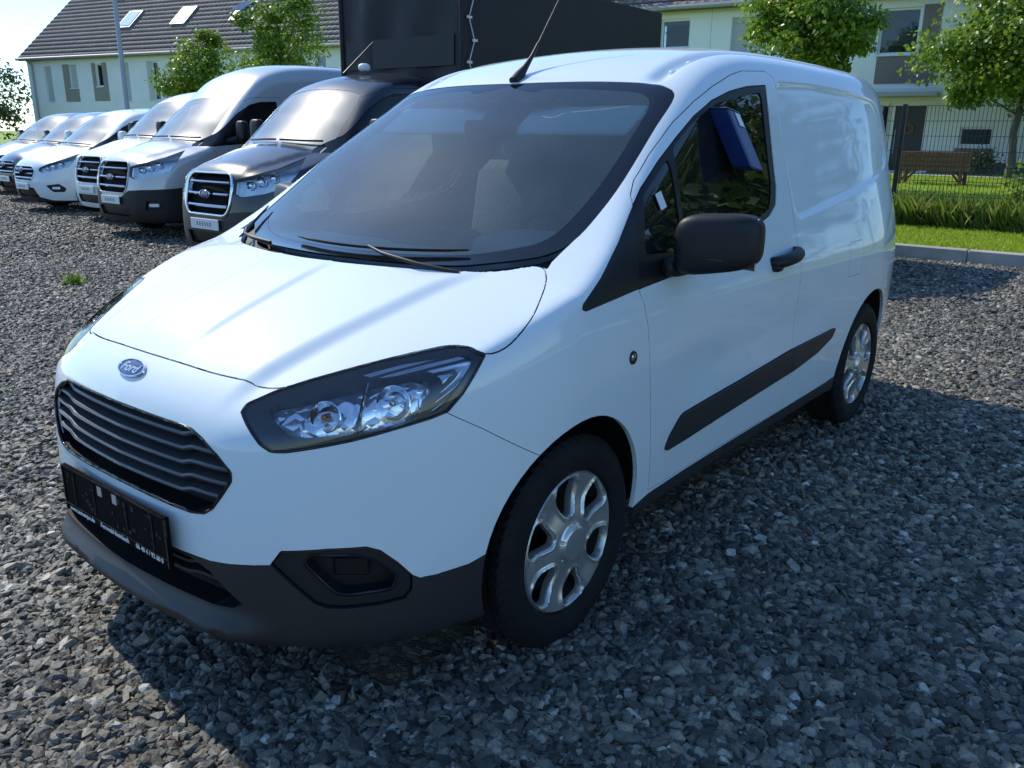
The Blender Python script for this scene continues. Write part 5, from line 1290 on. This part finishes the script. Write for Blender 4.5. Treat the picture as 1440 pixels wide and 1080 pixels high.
    for k in range(nb):
        z = z1 - (z1-z0)*(.22 + .28*k)
        for y0, y1 in (((-hw+.05, -.13), (.13, hw-.05)) if k == 1 else ((-hw+.06, hw-.06),)):
            pts = [(float(sx(z)) - float(sp_(abs(y))) - .002, y, z) for y in np.linspace(y0, y1, 9)]
            m = MB()
            V = [v for x, y, zz in pts for v in ((x, y, zz-.015), (x+.012, y, zz), (x, y, zz+.015), (x-.03, y, zz))]
            m.add(V, [(i*4+j, i*4+(j+1) % 4, i*4+4+(j+1) % 4, i*4+4+j) for i in range(8) for j in range(4)] + [(0,1,2,3), (32,33,34,35)]).build('grille_bar', 'dark_chrome', g, smooth=30)
    M = Matrix(((0,0,1,float(sx((z0+z1)/2))+.012),(1,0,0,0),(0,1,0,z0+(z1-z0)*.50 if not pol is C_POLY else z1-.06),(0,0,0,1)))
    bd = MB().lathe([(0,.014),(.8,.012),(.9,.006),(1,0)], 26, M @ Matrix.Diagonal((.095,.040,1,1))).build('badge', 'badge_blue', g, smooth=50)
    MB().lathe([(.9,.004),(.94,.016),(1,.014),(1.02,.0)], 26, M @ Matrix.Diagonal((.100,.044,1,1))).build('badge_ring', 'chrome', bd, smooth=50)
    text_mesh('Ford', .06, 'lettering', 'silver_print', bd, M @ Matrix.Translation((0,0,.0135)) @ sh, extrude=.001, sx=1.0)
    rimpts = [Vector((float(sx(z)) - float(sp_(abs(y))) + .004, y, z)) for y, z in [(p[0], p[1]) for p in gp_ if p[0] > 0] + [(-p[0], p[1]) for p in gp_[::-1] if p[0] > 0]]
    MB().tube(rimpts, .016 if chrome_frame else .010, 7, closed=True).build('grille_rim', 'chrome' if chrome_frame else paint, g, smooth=60)
    pp('intake', S['intake'], 'satin_black', gap=.001, depth=.04, raise_=-.035)
    ws = pp('windscreen', S['ws'], 'fleet_screen', gap=.002, depth=.006, raise_=-.003)
    pp('lower_bumper', S['low'], lower, gap=.001, depth=.012)
    for s in (True, False): pp('door', S['door'] & (left == s), paint, gap=.0035, depth=.02)
    pp('body', np.ones(len(T), bool), paint, gap=.001, depth=.012)
    Fi = lambda Q: F(Q) + .05
    IP, IT = surface_net(Fi, (x0,-1.15,.1), (1.2,1.15,2.8), .09); IP = project(Fi, IP); ic = IP[IT].mean(1)
    op = (fd['ws'](ic) < 0) | (fd['dwin'](ic) < 0) | (fd['arch'](ic) < .05) | (fd['lamp'](ic) < .04) | (fd['grille'](ic) < .04) | (fd['fog'](ic) < .04) | (fd['intake'](ic) < .04)
    if 'archr' in fd: op |= fd['archr'](ic) < .05
    gN = grad(Fi, IP, .006); gN /= np.linalg.norm(gN, axis=1)[:, None]
    panel('inner_shell', IP, IT, gN, ~op, 'interior_dark', root, gap=0, depth=0)
    zd = pol['ws'][-1][1]*0 + float(spline(*q['top'])(.12)) - .02
    MB().prism([(.05,zd-.06),(-.05,zd),(-.35,zd-.02),(-.45,zd-.10),(-.45,zd-.4),(.05,zd-.4)], lambda a, b, d: (a, d, b), -.78, .78).build('dashboard', 'interior_grey', root)
    for y in (.45, -.45):
        st = MB().box((-1.15, y, zd-.1), (.16,.50,.75), rot=(0,-.2,0), bev=.06).build('seat', 'cloth_dark', root, smooth=50); MB().box((-1.24, y, zd+.36), (.10,.28,.2), bev=.05).build('headrest', 'cloth_dark', st, smooth=50)
    if cab_only or q['rear'] > 4: MB().box((-1.6, 0, zd), (.03,1.6,1.4)).build('bulkhead', 'interior_grey', root)
    pz = z0 - .10
    pl_ = MB().box((float(sx(pz)) + .022, 0, pz), (.014,.53,.115), bev=.004).build('number_plate', 'plate_white', root)
    for k in range(6): MB().box((float(sx(pz)) + .0295, -.13 + .05*k, pz), (.002,.028,.045)).build('plate_mark', 'plate_ink', pl_)
    for wx in ((0.,) if cab_only else (0., rear_axle)):
        for sy in (1, -1):
            w = bpy.data.objects.new('wheel', None); COL.objects.link(w); w.parent = root; w.location = (wx, .86*sy, .343); w.rotation_euler = (rad(-90)*sy, 0, 0)
            link('tyre', fl_tyre, 'rubber', w); link('rim', well_me, 'wheel_silver', w); link('brake_disc', disc_me, 'brake_steel', w)
            ln = MB(); A = np.linspace(-.3, PI+.3, 16); V = [(wx + .43*math.cos(a), sy*yy, .36 + .43*math.sin(a)) for yy in (.58, .95) for a in A]; n = 16
            ln.add(V, [(i, i+1, n+i+1, n+i) for i in range(n-1)]).add([(wx, sy*.58, .36)] + V[:n], [(0, i+1, i+2) for i in range(n-1)]).build('arch_liner', 'seal', root)
    mz = pol['dwin'][0][1] + .22
    for sg in (1, -1):
        mo = MB().add(*superell((-.50, 1.13*sg, mz), (.065,.10,.15), .5, .5, 20, 14)).build('side_mirror', 'black_plastic' if pol is T_POLY else paint, root, smooth=70)
        MB().tube([(-.38, .93*sg, mz-.14), (-.46, 1.06*sg, mz-.11)], [.05,.04], 8).build('mirror_arm', 'black_plastic', mo, smooth=60)
    for y0, y1 in ((-.62,.02), (.10,.72)):
        def pt(y, o): 
            x = .10 - q['curve']*y*y - .05; p = project(F, np.array([[x, y, float(spline(*q['top'])(x))]]), 4)[0]; return Vector(p) + Vector((.02,0,o))
        MB().tube([pt(y, .02) for y in np.linspace(y0, y1, 7)], .012, 5).build('wiper', 'satin_black', root)
    return F
def fleet_root(name, label, loc, cat='van', group='vans parked in a row behind', rz=0.): return empty(name, label, cat, loc, rz=rad(rz), group=group)
GZ = -.15
trk = fleet_root('tarpaulin_truck', 'black cab truck with a tall black tarpaulin load box', (-4.45,-6.45,GZ), cat='truck', group=None)
fleet_van(trk, TRANSIT, T_POLY, 'black_paint', 'grey_plastic', cab_only=True, chrome_frame=True)
slv = fleet_root('parked_van', 'silver high-roof van parked next to the black truck', (-5.40,-10.45,GZ))
fleet_van(slv, TRANSIT_HIGH, T_POLY, 'silver_paint', 'black_plastic')
wht = fleet_root('parked_van', 'white high-nosed van mostly hidden behind the silver van', (-6.2,-12.9,GZ))
fleet_van(wht, dict(TRANSIT, rear=3.9), T_POLY, 'white_paint', 'white_paint')
cus = fleet_root('parked_van', 'white low-roof van with black fog light pods and dark side windows', (-6.2,-15.6,GZ))
fleet_van(cus, CUSTOM, C_POLY, 'white_paint', 'black_plastic', rear_axle=-2.93)
def repaint(root, loc, label, old, new):
    c = copy_tree(root); c.location = loc; c['label'] = label
    def walk(o):
        if o.type == 'MESH' and o.data.materials and o.data.materials[0] == MATS[old]:
            o.data = o.data.copy(); o.data.materials[0] = MATS[new]
        for k in o.children: walk(k)
    walk(c); return c
repaint(cus, (-7.0,-18.5,GZ), 'dark low-roof van second from the left edge', 'white_paint', 'navy_paint')
repaint(cus, (-7.6,-21.4,GZ), 'dark van cut off by the left edge of the photo', 'white_paint', 'black_paint')
hid = fleet_root('parked_van', 'parked van hidden behind the white van, known by its rounded shadow', (-6.2,-1.95,0), group=None)
fleet_van(hid, dict(CUSTOM, rear=2.6), C_POLY, 'white_paint', 'black_plastic', rear_axle=-2.0)
# ---- tarpaulin box of the black truck
def tarp_mat():
    m, nt, b = _new('tarpaulin'); L = nt.links; b.inputs['Base Color'].default_value = (.016,.016,.018,1); b.inputs['Roughness'].default_value = .55; b.inputs['Specular IOR Level'].default_value = .28
    tc = nt.nodes.new('ShaderNodeTexCoord'); mp = nt.nodes.new('ShaderNodeMapping'); mp.inputs['Scale'].default_value = (.9,.9,.5); n = nt.nodes.new('ShaderNodeTexNoise'); n.inputs['Scale'].default_value = 1.4; n.inputs['Detail'].default_value = 5
    L.new(tc.outputs['Object'], mp.inputs['Vector']); L.new(mp.outputs[0], n.inputs['Vector'])
    bp = nt.nodes.new('ShaderNodeBump'); bp.inputs['Strength'].default_value = .3; bp.inputs['Distance'].default_value = .10; L.new(n.outputs['Fac'], bp.inputs['Height']); L.new(bp.outputs['Normal'], b.inputs['Normal'])
tarp_mat()
pbr('tarp_dark', (.008,.008,.009), rough=.6)
bx0, bx1, bw, bz0, bz1 = -1.95, -6.75, 1.10, 1.00, 3.42
def cloth_sheet(name, fn, nu, nv, mat, parent, amp, seed):
    g = np.random.default_rng(seed); U, V_ = np.meshgrid(np.linspace(0,1,nu), np.linspace(0,1,nv), indexing='ij')
    w = np.zeros_like(U)
    for _ in range(9): fx, ph, wd, c0 = g.uniform(3, 22), g.uniform(0, 6.28), g.uniform(.15,.6), g.uniform(0,1); w += g.uniform(.2,1)*np.sin(fx*U + 1.6*V_*g.uniform(-1,1) + ph)*np.exp(-((V_-c0)/wd)**2)
    P = np.array([fn(u, v, a) for u, v, a in zip(U.ravel(), V_.ravel(), (amp*w*np.sin(PI*np.clip(U,0,1))**.5).ravel())]); i, j = np.meshgrid(np.arange(nu-1), np.arange(nv-1), indexing='ij'); a = (i*nv+j).ravel()
    me = mesh_np(name, P, np.stack([a, a+nv, a+nv+1, a+1], 1)); me.polygons.foreach_set('use_smooth', np.ones(len(me.polygons), bool)); return link(name, me, mat, parent)
lb = MB().box(((bx0+bx1)/2, 0, (bz0+bz1)/2), (bx0-bx1-.08, bw*2-.08, bz1-bz0-.08)).build('load_box', 'tarp_dark', trk)
cloth_sheet('tarp_front', lambda u, v, a: (bx0 + a + .012, -bw + 2*bw*u, bz0 + (bz1-bz0)*v), 60, 40, 'tarpaulin', lb, .030, 3)
cloth_sheet('tarp_side', lambda u, v, a: (bx0 - (bx0-bx1)*u, bw + a*.6 + .004, bz0 + (bz1-bz0)*v), 70, 30, 'tarpaulin', lb, .008, 4)
cloth_sheet('tarp_side', lambda u, v, a: (bx0 - (bx0-bx1)*u, -bw - a*.6, bz0 + (bz1-bz0)*v), 30, 12, 'tarpaulin', lb, .008, 5)
cloth_sheet('tarp_roof', lambda u, v, a: (bx0 + .01 - (bx0-bx1)*u, -bw + 2*bw*v, bz1 + a*.5 + .03*math.sin(PI*v)), 30, 12, 'tarpaulin', lb, .006, 6)
MB().box((bx0+.032, 0, 2.52), (.006,1.98,.36)).build('tarp_band', 'tarp_dark', lb)
for y in (-bw, bw): MB().tube([(bx0+.01, y, bz0), (bx0+.01, y, bz1)], .035, 8).build('corner_post', 'tarpaulin', lb, smooth=60)
pbr('tarp_rope', (.62,.63,.62), rough=.7)
rp_ = []
for k in range(10): rp_.append((bx0 - .16 + (.07 if k % 2 else -.03), bw + .03, bz0 + .1 + k*.255))
MB().tube(rp_, .007, 5).build('tarp_rope', 'tarp_rope', lb)
for k in range(10): MB().box((rp_[k][0], bw+.035, rp_[k][2]), (.09,.012,.03)).build('rope_tab', 'tarp_rope', lb)
MB().box((-4.2, 0, .85), (4.8,1.0,.22)).build('chassis', 'satin_black', trk)
text_mesh('m-t', .34, 'lettering', 'tarp_rope', lb, Matrix(((-1,0,0,-4.15),(0,0,1,bw+.03),(0,1,0,2.28),(0,0,0,1))), extrude=.002)
for sy in (1, -1):
    w = bpy.data.objects.new('wheel', None); COL.objects.link(w); w.parent = trk; w.location = (-3.6, .86*sy, .343); w.rotation_euler = (rad(-90)*sy, 0, 0)
    link('tyre', fl_tyre, 'rubber', w); link('rim', well_me, 'brake_steel', w)
MB().add(*superell((-1.25, .1, 2.30), (.08,.06,.05), .8, .8, 14, 10)).build('roof_beacon', 'white_print', trk, smooth=70)
MB().tube([(-1.0,.0,2.22),(-1.5,.0,2.62)], [.012,.006], 6).build('aerial', 'satin_black', trk)
